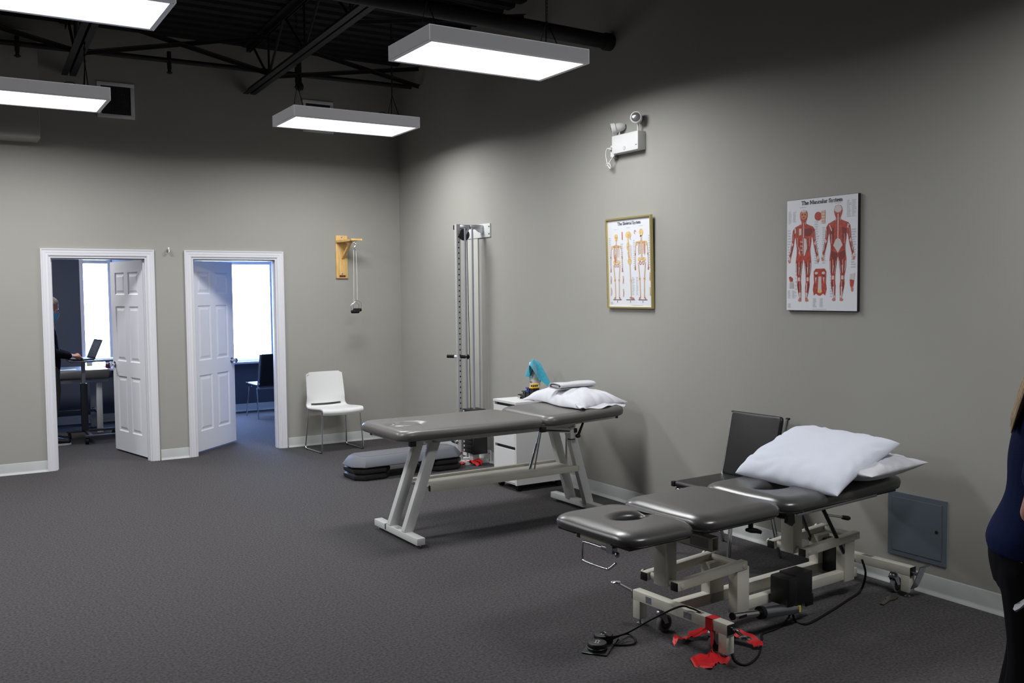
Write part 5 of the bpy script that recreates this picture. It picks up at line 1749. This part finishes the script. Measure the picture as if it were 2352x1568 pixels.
for s in (-1, 1):
    PM.ell(TEND, 0.256 + s * 0.026, 0.226, 0.012, 0.008)
    PM.poly(TEND, [(0.256 + s * 0.024, 0.20), (0.256 + s * 0.034, 0.20), (0.256 + s * 0.030, 0.165)])
    PM.poly(MUSD, [(0.256 + s * 0.006, 0.216), (0.256 + s * 0.04, 0.214), (0.256 + s * 0.030, 0.204)])
PM.ell(BONE, 0.256, 0.118, 0.016, 0.012)
for k in range(5):
    PM.stroke(TEND, [(0.030 + 0.006 * k, 0.175), (0.026 + 0.008 * k, 0.135)], 0.0035)
PM.poly(MUS, [(0.020, 0.205), (0.034, 0.210), (0.052, 0.196), (0.050, 0.178), (0.028, 0.178)])
PM.poly(MUS, [(0.470, 0.185), (0.500, 0.180), (0.494, 0.145), (0.482, 0.13), (0.472, 0.15)])
PM.poly(TEND, [(0.472, 0.215), (0.506, 0.222), (0.500, 0.182), (0.470, 0.186)])
PM.ell(BONER, 0.487, 0.128, 0.008, 0.014)
for i, (a, c, d, e, n_) in enumerate(((0.012, 0.040, 0.530, 0.610, 11), (0.048, 0.075, 0.540, 0.605, 9), (0.445, 0.475, 0.545, 0.645, 12), (0.480, 0.510, 0.545, 0.645, 12), (0.008, 0.03, 0.30, 0.50, 12), (0.215, 0.248, 0.28, 0.54, 18), (0.272, 0.30, 0.28, 0.50, 18), (0.478, 0.51, 0.25, 0.48, 16), (0.012, 0.035, 0.075, 0.125, 8), (0.045, 0.07, 0.075, 0.125, 8), (0.205, 0.235, 0.022, 0.078, 8), (0.255, 0.285, 0.022, 0.078, 8), (0.014, 0.04, 0.018, 0.045, 4), (0.20, 0.32, 0.008, 0.013, 1), (0.33, 0.345, 0.08, 0.30, 14), (0.07, 0.08, 0.08, 0.25, 8), (0.10, 0.16, 0.622, 0.630, 1), (0.36, 0.42, 0.628, 0.636, 1))):
    caption(PM, a, c, d, e, n_, i)
PM.build(pr3, {'print_black': 'title_lettering', 'print_grey': 'caption_lines', 'print_muscle': 'muscle_figures', 'print_tendon': 'tendon_shapes'})

# ---- skeleton, in a gold frame, leaning out a little
pr4, PS, PW, PHt = poster('skeleton_chart', 'poster of three skeletons in a thin gold frame', -3.878, -4.417, 1.516, 2.208, 0.012, 0.022, 0.026, GOLD, 0.004)
title(PS, INK, 'The Skeletal System', 0.275, 0.637, 0.275)


def skeleton(cx, v0, H, kind):
    def S(m_, pts, wd):
        PS.stroke(m_, [(cx + a * H, v0 + c * H) for a, c in pts], wd * H)

    def E(m_, x, y, rx, ry):
        PS.ell(m_, cx + x * H, v0 + y * H, rx * H, ry * H)
    if kind == 'side':
        E(BONE, 0.0, 0.945, 0.066, 0.05)
        E(BONE, -0.005, 0.935, 0.050, 0.040)
        S(BONEL, [(0.038, 0.92), (0.055, 0.875), (0.030, 0.885)], 0.014)
        S(BONE, [(-0.012, 0.89), (-0.005, 0.83), (-0.022, 0.74), (-0.010, 0.66), (0.008, 0.58)], 0.026)
        for k in range(9):
            S(BONEL, [(-0.012, 0.80 - 0.022 * k), (0.042, 0.795 - 0.022 * k), (0.072, 0.775 - 0.022 * k)], 0.007)
        E(BONE, -0.03, 0.78, 0.018, 0.055)
        E(BONE, 0.015, 0.555, 0.040, 0.055)
        S(BONEL, [(0.02, 0.52), (0.03, 0.28), (0.035, 0.02)], 0.020)
        E(BONE, 0.03, 0.275, 0.020, 0.03)
        S(BONER, [(0.005, 0.02), (0.10, 0.008)], 0.022)
        return
    E(BONE, 0, 0.955, 0.044, 0.045)
    E(BONE, 0, 0.92, 0.030, 0.032)
    if kind == 'front':
        for s in (-1, 1):
            E(BONER, s * 0.016, 0.945, 0.009, 0.008)
        S(BONER, [(-0.014, 0.905), (0.014, 0.905)], 0.006)
    else:
        E(INK, -0.008, 0.893, 0.020, 0.014)
    S(BONEL, [(0, 0.89), (0, 0.56)], 0.020 if kind == 'front' else 0.030)
    S(BONE, [(-0.115, 0.812), (0, 0.828), (0.115, 0.812)], 0.014)
    for k in range(8):
        for s in (-1, 1):
            r = 0.075 - 0.0035 * abs(k - 4)
            PS.arc(BONEL, cx, v0 + (0.785 - 0.022 * k) * H, r * H, 0.03 * H, 90 - s * 10, 90 - s * 100, 0.008 * H)
    for s in (-1, 1):
        E(BONE, s * 0.105, 0.795, 0.020, 0.028)
        S(BONEL, [(s * 0.122, 0.80), (s * 0.138, 0.64), (s * 0.142, 0.49)], 0.014)
        S(BONER, [(s * 0.137, 0.655), (s * 0.139, 0.625)], 0.020)
        for k in range(3):
            S(BONER, [(s * 0.142, 0.49), (s * (0.130 + 0.013 * k), 0.415)], 0.006)
        E(BONE, s * 0.050, 0.565, 0.034, 0.032)
        PS.arc(BONER, cx + s * 0.030 * H, v0 + 0.515 * H, 0.020 * H, 0.022 * H, 0, 360, 0.009 * H)
        S(BONEL, [(s * 0.078, 0.525), (s * 0.052, 0.30)], 0.022)
        E(BONE, s * 0.052, 0.285, 0.020, 0.028)
        S(BONEL, [(s * 0.050, 0.265), (s * 0.044, 0.03)], 0.020)
        S(BONER, [(s * 0.040, 0.025), (s * 0.075, 0.005)], 0.022)
        E(BONER, s * 0.045, 0.80, 0.030, 0.018)
        E(BONER, s * 0.050, 0.30, 0.010, 0.03)
    if kind == 'front':
        PS.poly(BONER, [(cx - 0.055 * H, v0 + 0.66 * H), (cx - 0.02 * H, v0 + 0.70 * H), (cx - 0.01 * H, v0 + 0.55 * H), (cx - 0.045 * H, v0 + 0.57 * H)])
    else:
        PS.poly(BONER, [(cx + 0.045 * H, v0 + 0.79 * H), (cx + 0.085 * H, v0 + 0.78 * H), (cx + 0.08 * H, v0 + 0.64 * H), (cx + 0.05 * H, v0 + 0.66 * H)])


skeleton(0.115, 0.072, 0.500, 'front')
skeleton(0.265, 0.072, 0.515, 'side')
skeleton(0.415, 0.072, 0.525, 'back')
for u_ in (0.115, 0.275, 0.420):
    PS.stroke(INK, [(u_ - 0.052, 0.066), (u_ + 0.052, 0.066)], 0.004)
    PS.stroke(INK, [(u_, 0.060), (u_, 0.048)], 0.004)
    PS.poly(INK, [(u_ - 0.004, 0.050), (u_ + 0.004, 0.050), (u_, 0.042)])
PS.stroke(BONER, [(0.190, 0.585), (0.190, 0.525)], 0.010)
PS.arc(BONER, 0.345, 0.575, 0.008, 0.014, 0, 250, 0.005)
for u_, v_ in ((0.040, 0.22), (0.040, 0.13), (0.190, 0.22), (0.190, 0.12), (0.505, 0.24), (0.505, 0.13)):
    PS.stroke(BONEL, [(u_, v_ + 0.03), (u_ + 0.004, v_), (u_ - 0.002, v_ - 0.03)], 0.012)
    PS.stroke(BONER, [(u_ + 0.002, v_ + 0.01), (u_, v_ - 0.02)], 0.005)
for i, (a, c, d, e, n_) in enumerate(((0.025, 0.05, 0.33, 0.55, 14), (0.17, 0.20, 0.28, 0.50, 14), (0.32, 0.345, 0.30, 0.52, 14), (0.495, 0.52, 0.30, 0.55, 14), (0.295, 0.33, 0.10, 0.24, 12), (0.345, 0.37, 0.10, 0.24, 12), (0.03, 0.07, 0.03, 0.05, 3), (0.28, 0.42, 0.022, 0.027, 1), (0.09, 0.14, 0.605, 0.610, 1), (0.24, 0.29, 0.612, 0.617, 1), (0.39, 0.44, 0.617, 0.622, 1))):
    caption(PS, a, c, d, e, n_, 50 + i)
PS.build(pr4, {'print_navy': 'title_lettering', 'print_grey': 'caption_lines', 'print_bone': 'skull_and_pelvis_shapes', 'print_bone_line': 'bone_lines'})

# ================================================================== OFFICE BEHIND THE LEFT DOORWAY
EC = thing('exam_couch', 'grey padded exam couch on pale steel legs under the office window', 'couch', (-3.6, 2.72, 0))
cushion(-3.62, 2.70, 1.76, 0.70, 0.655, 0.765, 0.05, 0.05, 0.01).build('couch_cushion', mat('couch_vinyl', (96, 94, 92), 0.35, spec=0.5), EC)
MB().bb(-4.45, -2.78, 2.38, 3.02, 0.615, 0.655, 0.003).build('couch_frame', WHITEEN, EC)
for xx in (-4.38, -2.885):
    for yy in (2.44, 2.98):
        MB().bb(xx - 0.032, xx + 0.032, yy - 0.03, yy + 0.03, 0.0, 0.615, 0.003).build('leg', WHITEEN, EC)
MB().bb(-4.38, -2.885, 2.69, 2.73, 0.225, 0.255).bb(-4.40, -4.36, 2.44, 2.98, 0.22, 0.25).bb(-2.905, -2.865, 2.44, 2.98, 0.22, 0.25).build('stretcher', mat('couch_dark', (84, 86, 92), 0.5), EC)
tag(origin(MB().bb(-3.32, -3.12, 2.44, 2.60, 0.768, 0.771).build('paper_sheet', mat('paper_white', (235, 236, 240), 0.8), smooth=0), (-3.22, 2.52, 0.768)), 'sheet of paper lying on the exam couch beside the man', 'paper')

OT = thing('rolling_laptop_table', 'height-adjustable rolling table with grey top holding the laptop', 'table', (-3.09, 1.98, 0))
MB().bb(-3.28, -2.76, 1.62, 2.08, 0.905, 0.925, 0.006).build('table_top', mat('table_grey', (118, 120, 128), 0.4), OT)
MB().bb(-3.125, -3.085, 1.98, 2.02, 0.62, 0.905, 0.003).build('inner_post', WHITEEN, OT)
MB().bb(-3.14, -3.07, 1.965, 2.035, 0.09, 0.64, 0.004).build('outer_post', mat('post_grey', (58, 60, 64), 0.5), OT)
MB().bb(-3.30, -2.78, 1.985, 2.03, 0.075, 0.10, 0.003).bb(-3.17, -2.72, 1.49, 1.53, 0.075, 0.10, 0.003).bb(-3.12, -3.08, 1.51, 2.0, 0.078, 0.10, 0.003).build('foot_frame', mat('post_grey', (58, 60, 64), 0.5), OT)
for xx, yy in ((-3.27, 2.005), (-2.80, 2.005), (-3.15, 1.51), (-2.74, 1.51)):
    MB().lathe((xx - 0.018, yy, 0.034), (1, 0, 0), [(0.022, 0), (0.034, 0.003), (0.034, 0.033), (0.022, 0.036)], n=20).cyl((xx, yy, 0.05), (xx, yy, 0.08), 0.010, n=10).build('castor', BLACKR, OT)

LT = thing('laptop', 'open black laptop on the rolling table in the office', 'laptop', (-3.04, 1.87, 0.925), math.radians(-82))
b(MB().bb(-0.165, 0.165, -0.225, 0.0, 0.0, 0.016, 0.004), 'keyboard_base', mat('laptop_black', (34, 35, 40), 0.45), LT)
kb = MB()
for r_ in range(5):
    for c_ in range(12):
        kb.bb(-0.145 + c_ * 0.0243, -0.125 + c_ * 0.0243, -0.115 + r_ * 0.021, -0.098 + r_ * 0.021, 0.016, 0.0178)
b(kb, 'keys', BLACKP, LT, 0)
lid = MB().box((0, 0.048, 0.118), (0.33, 0.008, 0.23), rot=Matrix.Rotation(math.radians(-23), 3, 'X'), bev=0.003)
ld = b(lid, 'lid', mat('laptop_black', (34, 35, 40), 0.45), LT)
b(MB().box((0, 0.0436, 0.120), (0.312, 0.001, 0.200), rot=Matrix.Rotation(math.radians(-23), 3, 'X')), 'screen', mat('laptop_screen', (84, 90, 104), 0.15, spec=0.6), ld, 0)
scl = MB()
for k in range(7):
    t = 0.062 - 0.018 * k
    Rm = Matrix.Rotation(math.radians(-23), 3, 'X')
    c0 = Vector((0, 0.0429, 0.120)) + Rm @ Vector((-0.03 + 0.02 * (k % 3), 0, t))
    scl.box(c0, (0.20 - 0.03 * (k % 3), 0.0006, 0.006), rot=Rm)
b(scl, 'screen_lines', mat('screen_text', (110, 116, 130), 0.3), ld, 0)
tag(origin(MB().bb(-3.00, -2.83, 1.66, 1.86, 0.925, 0.929).build('notebook', mat('paper_white', (235, 236, 240), 0.8), smooth=0), (-2.9, 1.76, 0.925)), 'white papers on the rolling table in front of the laptop', 'paper')
CU_ = thing('paper_cup', 'white and yellow cup on the office window sill', 'cup', (-2.865, 3.335, 0.705))
MB().lathe((-2.865, 3.335, 0.705), (0, 0, 1), [(0.030, 0), (0.036, 0.06)], n=18).build('lower_band', mat('cup_yellow', (226, 196, 90), 0.5), CU_)
MB().lathe((-2.865, 3.335, 0.765), (0, 0, 1), [(0.0365, 0), (0.040, 0.045), (0.036, 0.045), (0.034, 0.01)], n=18).build('upper_band', mat('cup_pale', (200, 220, 232), 0.5), CU_)
SN = thing('snack_box', 'small dark red box on the office window sill by the door', 'box', (-2.645, 3.335, 0.705))
MB().bb(-2.68, -2.62, 3.31, 3.36, 0.705, 0.80, 0.003).build('carton', mat('dark_red_card', (96, 22, 24), 0.6), SN)
MB().bb(-2.678, -2.622, 3.3085, 3.3095, 0.76, 0.785).build('box_band', WHITEP, SN, smooth=0)


# ================================================================== PEOPLE
def fuse(mb, name, material, parent, voxel=0.008, smooth_it=4, local=True, dec=None):
    """union of overlapping solids as one continuous skin"""
    ob = mb.build(name + '_raw', material, parent, smooth=0, local=local)
    mo_ = ob.modifiers.new('r', 'REMESH')
    mo_.mode = 'VOXEL'
    mo_.voxel_size = voxel
    sm = ob.modifiers.new('s', 'SMOOTH')
    sm.factor = 0.5
    sm.iterations = smooth_it
    dg = bpy.context.evaluated_depsgraph_get()
    me = bpy.data.meshes.new_from_object(ob.evaluated_get(dg))
    ob.modifiers.clear()
    old = ob.data
    ob.data = me
    bpy.data.meshes.remove(old)
    me.name = name
    ob.name = name
    if not me.materials:
        me.materials.append(material)
    me.shade_smooth()
    WM[ob.name] = WM[parent.name].copy() if parent is not None else Matrix.Identity(4)
    return ob


def limb(mb, pts, radii, n=14, k=5, flat=1.0):
    P3 = catmull(pts, k)
    rr = catmull([(r, 0, 0) for r in radii], k)
    mb.tube(P3, 0.01, n=n, radii=[q.x for q in rr], flat=flat)
    mb.ball(pts[0], radii[0], 12, 8)
    mb.ball(pts[-1], radii[-1], 12, 8)


def torso(mb, rings, n=24):
    """rings of (x,y,z,rx,ry)"""
    R_ = []
    cr = [catmull([(r[i], 0, 0) for r in rings], 4) for i in range(5)]
    for q in range(len(cr[0])):
        x, y_, z, rx, ry = (cr[i][q].x for i in range(5))
        R_.append([(x + rx * math.cos(2 * PI * k / n), y_ + ry * math.sin(2 * PI * k / n), z) for k in range(n)])
    mb.loft(R_)


def hand(mb, wrist, dirv, palm_n, side=1, curl=0.6, s=1.0):
    """palm and five fingers; dirv: knuckle direction, palm_n: out of the palm"""
    d = Vector(dirv).normalized()
    pn = Vector(palm_n).normalized()
    ac_ = d.cross(pn).normalized() * side          # toward the thumb
    w_ = Vector(wrist)
    limb(mb, [w_, w_ + d * 0.045 * s, w_ + d * 0.085 * s], [0.022 * s, 0.030 * s, 0.032 * s], flat=0.55)
    for i, (off, ln) in enumerate(((0.026, 0.070), (0.009, 0.080), (-0.009, 0.074), (-0.026, 0.058))):
        b0 = w_ + d * 0.085 * s + ac_ * off * s
        m1 = b0 + (d * math.cos(curl * 0.5) + pn * math.sin(curl * 0.5)) * ln * 0.45 * s
        m2 = m1 + (d * math.cos(curl) + pn * math.sin(curl)) * ln * 0.32 * s
        m3 = m2 + (d * math.cos(curl * 1.5) + pn * math.sin(curl * 1.5)) * ln * 0.26 * s
        limb(mb, [b0, m1, m2, m3], [0.0095 * s, 0.0088 * s, 0.008 * s, 0.007 * s], n=8, k=3)
    t0 = w_ + d * 0.03 * s + ac_ * 0.024 * s
    t1 = t0 + (d * 0.6 + ac_ * 0.8).normalized() * 0.04 * s
    t2 = t1 + (d * 0.85 + ac_ * 0.2 + pn * 0.5).normalized() * 0.035 * s
    limb(mb, [t0, t1, t2], [0.013 * s, 0.0105 * s, 0.0085 * s], n=8, k=3)


def head(mb, c, fwd_tilt, s=1.0):
    """head facing local +x with nose, brow, chin, ears, lips; c is the centre of the skull"""
    R_ = Matrix.Rotation(fwd_tilt, 3, 'Y')
    c = Vector(c)

    def E(o, r):
        n0 = len(mb.v)
        mb.ball((0, 0, 0), r, 20, 14)
        for i in range(n0, len(mb.v)):
            mb.v[i] = tuple(c + R_ @ (Vector(mb.v[i]) + Vector(o) * s))
    E((-0.012, 0, 0.022), (0.094 * s, 0.075 * s, 0.090 * s))
    E((0.018, 0, -0.035), (0.066 * s, 0.060 * s, 0.082 * s))
    E((0.048, 0, -0.092), (0.030 * s, 0.032 * s, 0.026 * s))          # chin
    E((0.094, 0, -0.026), (0.018 * s, 0.013 * s, 0.024 * s))          # nose
    E((0.078, 0, 0.018), (0.014 * s, 0.046 * s, 0.012 * s))           # brow
    E((0.078, 0, -0.066), (0.012 * s, 0.026 * s, 0.010 * s))          # mouth
    for sg in (-1, 1):
        E((-0.006, sg * 0.074, -0.010), (0.020 * s, 0.010 * s, 0.033 * s))
        E((0.066, sg * 0.034, -0.030), (0.022 * s, 0.022 * s, 0.020 * s))


# ---- man at the laptop (seen through the left doorway); faces +x
MAN = thing('person', 'man in black sweater and blue face mask standing at the laptop', 'person', (-3.475, 1.74, 0), math.radians(-4))
bm_ = MB()
hc = Vector((0.020, 0.0, 1.525))
head(bm_, hc, math.radians(24))
limb(bm_, [(-0.035, 0, 1.33), (-0.022, 0, 1.40), (0.0, 0, 1.46)], [0.062, 0.056, 0.055])
torso(bm_, [(-0.02, 0, 0.84, 0.085, 0.135), (-0.02, 0, 0.95, 0.10, 0.130), (-0.03, 0, 1.10, 0.09, 0.130), (-0.035, 0, 1.25, 0.085, 0.145), (-0.035, 0, 1.33, 0.055, 0.12), (-0.03, 0, 1.37, 0.04, 0.07)])
hands = []
for sg in (-1, 1):
    sh_, el_, wr_ = Vector((-0.035, sg * 0.185, 1.305)), Vector((0.02, sg * 0.215, 1.03)), Vector((0.205, sg * 0.10, 0.985))
    limb(bm_, [sh_, (sh_ + el_) / 2 + Vector((0, sg * 0.008, 0)), el_], [0.052, 0.046, 0.038])
    limb(bm_, [el_, (el_ + wr_) / 2, wr_], [0.038, 0.034, 0.025])
    hand(bm_, wr_, (1, -sg * 0.35, -0.15), (0.1, 0, -1), side=-sg, curl=0.7)
    limb(bm_, [(-0.01, sg * 0.085, 0.86), (0.010, sg * 0.095, 0.66), (0.015, sg * 0.095, 0.49), (-0.01, sg * 0.098, 0.30), (-0.02, sg * 0.10, 0.09)], [0.088, 0.074, 0.055, 0.052, 0.036])
    limb(bm_, [(-0.03, sg * 0.10, 0.05), (0.06, sg * 0.105, 0.042), (0.13, sg * 0.11, 0.035)], [0.036, 0.032, 0.024], flat=0.8)
fuse(bm_, 'body', SKIN, MAN, 0.007, 3)
sw = MB()
torso(sw, [(-0.02, 0, 0.80, 0.118, 0.170), (-0.015, 0, 0.92, 0.132, 0.165), (-0.025, 0, 1.10, 0.124, 0.163), (-0.035, 0, 1.25, 0.120, 0.178), (-0.035, 0, 1.335, 0.090, 0.155), (-0.03, 0, 1.385, 0.066, 0.080), (-0.025, 0, 1.415, 0.066, 0.068)])
for sg in (-1, 1):
    sh_, el_, wr_ = Vector((-0.035, sg * 0.185, 1.305)), Vector((0.02, sg * 0.215, 1.03)), Vector((0.190, sg * 0.109, 0.988))
    limb(sw, [sh_, (sh_ + el_) / 2 + Vector((0, sg * 0.008, 0)), el_], [0.066, 0.058, 0.052])
    limb(sw, [el_, (el_ + wr_) / 2, wr_], [0.052, 0.047, 0.037])
fuse(sw, 'sweater', mat('black_knit', (26, 26, 32), 0.95, spec=0.1, bump=0.2, bscale=220), MAN, 0.009, 3)
tr = MB()
torso(tr, [(-0.015, 0, 0.76, 0.118, 0.165), (-0.015, 0, 0.84, 0.120, 0.165), (-0.02, 0, 0.905, 0.116, 0.158)])
for sg in (-1, 1):
    limb(tr, [(-0.01, sg * 0.085, 0.82), (0.012, sg * 0.098, 0.64), (0.012, sg * 0.100, 0.48), (-0.012, sg * 0.102, 0.28), (-0.015, sg * 0.104, 0.08)], [0.102, 0.092, 0.078, 0.070, 0.062])
fuse(tr, 'trousers', SLACKS, MAN, 0.010, 4)
for sg in (-1, 1):
    sh2 = MB()
    limb(sh2, [(-0.045, sg * 0.103, 0.055), (0.03, sg * 0.106, 0.055), (0.09, sg * 0.110, 0.045), (0.155, sg * 0.113, 0.038)], [0.046, 0.046, 0.042, 0.030], flat=0.85)
    so = fuse(sh2, 'shoe', BLACKP, MAN, 0.007, 2)
    b(MB().loft([[(-0.088, sg * 0.103 - 0.034, z), (0.05, sg * 0.108 - 0.044, z), (0.14, sg * 0.112 - 0.034, z), (0.186, sg * 0.114, z), (0.14, sg * 0.112 + 0.034, z), (0.05, sg * 0.108 + 0.044, z), (-0.088, sg * 0.103 + 0.034, z)] for z in (0.0, 0.020)]), 'sole', WHITEP, so)
# mask, hair, eyes
Rh = Matrix.Rotation(math.radians(24), 3, 'Y')
mk = []
for j in range(9):
    v_ = j / 8
    row = []
    for k in range(13):
        a = math.radians(-74 + 148 * k / 12)
        r = 0.096 + 0.026 * max(0, math.cos(a)) ** 3 * (0.70 + 0.30 * math.sin(PI * v_)) + 0.004 * math.cos(a)
        row.append(hc + Rh @ Vector((r * math.cos(a) - 0.004, 0.071 * math.sin(a) * (1 - 0.1 * v_), -0.022 - 0.092 * v_ + 0.0012 * math.sin(v_ * 20))))
    mk.append(row)
mko = b(MB().sheet(mk, 0.002), 'face_mask', MASKB, MAN, 60)
el2 = MB()
for sg in (-1, 1):
    el2.tube(catmull([hc + Rh @ Vector((0.025, sg * 0.070, -0.035)), hc + Rh @ Vector((0.0, sg * 0.080, -0.005)), hc + Rh @ Vector((-0.018, sg * 0.080, 0.01)), hc + Rh @ Vector((-0.02, sg * 0.079, -0.03)), hc + Rh @ Vector((0.02, sg * 0.068, -0.085))], 4), 0.0014, n=5)
each(el2, 'ear_loop', WHITEP, mko)
ha = MB()
g = []
for j in range(13):
    th = math.radians(8 + 112 * j / 12)
    row = []
    for k in range(33):
        ph = 2 * PI * k / 32
        # hair covers back and sides, recedes over the forehead
        lim = 1.0 - 0.62 * max(0, math.cos(ph)) ** 0.7
        t2 = th * lim
        row.append(hc + Rh @ Vector((-0.012 + 0.100 * math.sin(t2) * math.cos(ph), 0.081 * math.sin(t2) * math.sin(ph), 0.020 + 0.098 * math.cos(t2))))
    g.append(row)
b(ha.sheet(g, 0.004), 'hair', GREYHAIR, MAN, 60)
ey_ = MB()
for sg in (-1, 1):
    ey_.ball(hc + Rh @ Vector((0.0650, sg * 0.031, -0.004)), 0.0100, 12, 8)
each(ey_, 'eye', WHITEP, MAN)
each(MB().ball(hc + Rh @ Vector((0.0718, -0.031, -0.006)), 0.0048, 10, 6).ball(hc + Rh @ Vector((0.0718, 0.031, -0.006)), 0.0048, 10, 6), 'iris', BLACKP, MAN)
each(MB().beam(hc + Rh @ Vector((0.078, -0.050, 0.016)), hc + Rh @ Vector((0.084, -0.016, 0.018)), 0.006, 0.007).beam(hc + Rh @ Vector((0.078, 0.050, 0.016)), hc + Rh @ Vector((0.084, 0.016, 0.018)), 0.006, 0.007), 'eyebrow', GREYHAIR, MAN)

# ---- woman at the right edge; faces to the right of the picture
WO = thing('person', 'woman in navy shirt and black trousers cut by the right edge', 'person', (-1.665, -8.130, 0), -(YAW + 0.48))
bw = MB()
hw = Vector((0.115, 0.0, 1.515))
head(bw, hw, math.radians(10), 0.94)
limb(bw, [(0.02, 0, 1.30), (0.05, 0, 1.37), (0.085, 0, 1.44)], [0.055, 0.047, 0.046])
torso(bw, [(0.0, 0, 0.80, 0.090, 0.145), (0.0, 0, 0.90, 0.094, 0.145), (0.015, 0, 1.03, 0.062, 0.105), (0.025, 0, 1.15, 0.068, 0.112), (0.025, 0, 1.26, 0.060, 0.125), (0.025, 0, 1.315, 0.035, 0.08)])
for sg in (-1, 1):
    sh_ = Vector((0.03, sg * 0.165, 1.27))
    el_ = Vector((-0.014 if sg < 0 else 0.05, sg * 0.215, 1.005))
    wr_ = Vector((0.130, sg * 0.195, 0.890)) if sg < 0 else Vector((0.26, sg * 0.14, 0.98))
    limb(bw, [sh_, (sh_ + el_) / 2 + Vector((0.01, sg * 0.01, 0)), el_], [0.036, 0.038, 0.034])
    limb(bw, [el_, (el_ + wr_) / 2, wr_], [0.035, 0.030, 0.021])
    hand(bw, wr_, (wr_ - el_), (0, -sg, -0.2), side=1, curl=0.8, s=0.92)
    limb(bw, [(0.0, sg * 0.085, 0.84), (0.012, sg * 0.09, 0.64), (0.010, sg * 0.088, 0.47), (-0.015, sg * 0.088, 0.30), (-0.015, sg * 0.09, 0.08)], [0.092, 0.074, 0.054, 0.053, 0.034])
    limb(bw, [(-0.03, sg * 0.09, 0.045), (0.05, sg * 0.095, 0.04), (0.13, sg * 0.10, 0.03)], [0.034, 0.030, 0.022], flat=0.8)
fuse(bw, 'body', SKIN, WO, 0.007, 3)
ts = MB()
torso(ts, [(-0.008, 0, 0.845, 0.124, 0.178), (-0.004, 0, 0.90, 0.128, 0.178), (0.012, 0, 1.02, 0.095, 0.143), (0.022, 0, 1.14, 0.100, 0.148), (0.030, 0, 1.25, 0.088, 0.160), (0.032, 0, 1.315, 0.066, 0.120), (0.04, 0, 1.35, 0.056, 0.066)])
for sg in (-1, 1):
    sh_ = Vector((0.03, sg * 0.165, 1.27))
    el_ = Vector((-0.014 if sg < 0 else 0.05, sg * 0.215, 1.005))
    limb(ts, [sh_, sh_ + (el_ - sh_) * 0.35 + Vector((0.01, sg * 0.008, 0)), sh_ + (el_ - sh_) * 0.62 + Vector((0.008, sg * 0.008, 0))], [0.062, 0.061, 0.058])
fuse(ts, 'shirt', NAVY, WO, 0.009, 3)
pt_ = MB()
torso(pt_, [(0.0, 0, 0.74, 0.112, 0.165), (-0.002, 0, 0.82, 0.126, 0.172), (0.0, 0, 0.90, 0.122, 0.168), (0.006, 0, 0.96, 0.105, 0.150)])
for sg in (-1, 1):
    limb(pt_, [(0.0, sg * 0.085, 0.80), (0.012, sg * 0.092, 0.64), (0.010, sg * 0.09, 0.50), (-0.012, sg * 0.09, 0.34), (-0.02, sg * 0.092, 0.16), (-0.015, sg * 0.094, 0.05)], [0.102, 0.092, 0.082, 0.084, 0.092, 0.098])
fuse(pt_, 'trousers', BLACKC, WO, 0.010, 4)
for sg in (-1, 1):
    sh2 = MB()
    limb(sh2, [(-0.035, sg * 0.092, 0.045), (0.04, sg * 0.096, 0.045), (0.10, sg * 0.10, 0.038), (0.155, sg * 0.103, 0.032)], [0.040, 0.040, 0.036, 0.026], flat=0.85)
    fuse(sh2, 'shoe', BLACKP, WO, 0.007, 2)
# hair: cap and long locks down the back
g = []
for j in range(15):
    th = math.radians(6 + 128 * j / 14)
    row = []
    for k in range(33):
        ph = 2 * PI * k / 32
        lim = 1.0 - 0.55 * max(0, math.cos(ph)) ** 0.7
        t2 = th * lim
        row.append(hw + Vector((-0.010 + 0.102 * math.sin(t2) * math.cos(ph), 0.084 * math.sin(t2) * math.sin(ph), 0.018 + 0.100 * math.cos(t2))))
    g.append(row)
hro = b(MB().sheet(g, 0.005), 'hair', BLOND, WO, 60)
lk = MB()
rr = random.Random(3)
for q in range(44):
    yy = -0.078 + 0.156 * q / 43
    dx_ = rr.random() * 0.016
    L_ = rr.random() * 0.05
    lk.tube(catmull([(0.022 + dx_ * 0.3, yy * 0.85, 1.585 - abs(yy) * 0.3), (0.004 + dx_, yy, 1.48), (-0.026 + dx_, yy * 1.05, 1.39), (-0.052 + dx_ * 0.6, yy * 1.12, 1.30), (-0.071 + dx_ * 0.3, yy * 1.15 + 0.008 * math.sin(q * 1.7), 1.235 - L_ * 0.5)], 5), 0.010, n=7, flat=0.8, radii=[0.011] * 14 + [0.010, 0.009, 0.008, 0.007, 0.006, 0.004, 0.003])
b(lk, 'hair_locks', BLOND, hro, 60)
ey_ = MB()
for sg in (-1, 1):
    ey_.ball(hw + Vector((0.074, sg * 0.030, -0.012)), 0.011, 12, 8)
each(ey_, 'eye', WHITEP, WO)
each(MB().ball(hw + Vector((0.0835, -0.030, -0.014)), 0.005, 10, 6).ball(hw + Vector((0.0835, 0.030, -0.014)), 0.005, 10, 6), 'iris', BLACKP, WO)
# white cloth in her hand
wm = WM[WO.name]
g = []
for j in range(14):
    t = j / 13
    row = []
    for k in range(13):
        s_ = -1 + 2 * k / 12
        row.append(wm @ Vector((0.175 - 0.235 * t * (0.85 + 0.15 * math.cos(s_ * 3)), -0.225 + s_ * 0.035 * (0.6 + 0.5 * math.sin(PI * t)) + 0.008 * math.sin(t * 7 + k), 0.845 - 0.115 * t + 0.012 * math.sin(k * 1.1 + t * 5) + 0.03 * math.sin(PI * t))))
    g.append(row)
clo = MB().sheet(g, 0.006).build('folded_cloth', COTTON, None, smooth=60)
tag(origin(clo, wm @ Vector((0.13, -0.22, 0.86))), 'white cloth held low in the hand of the woman in navy', 'cloth')
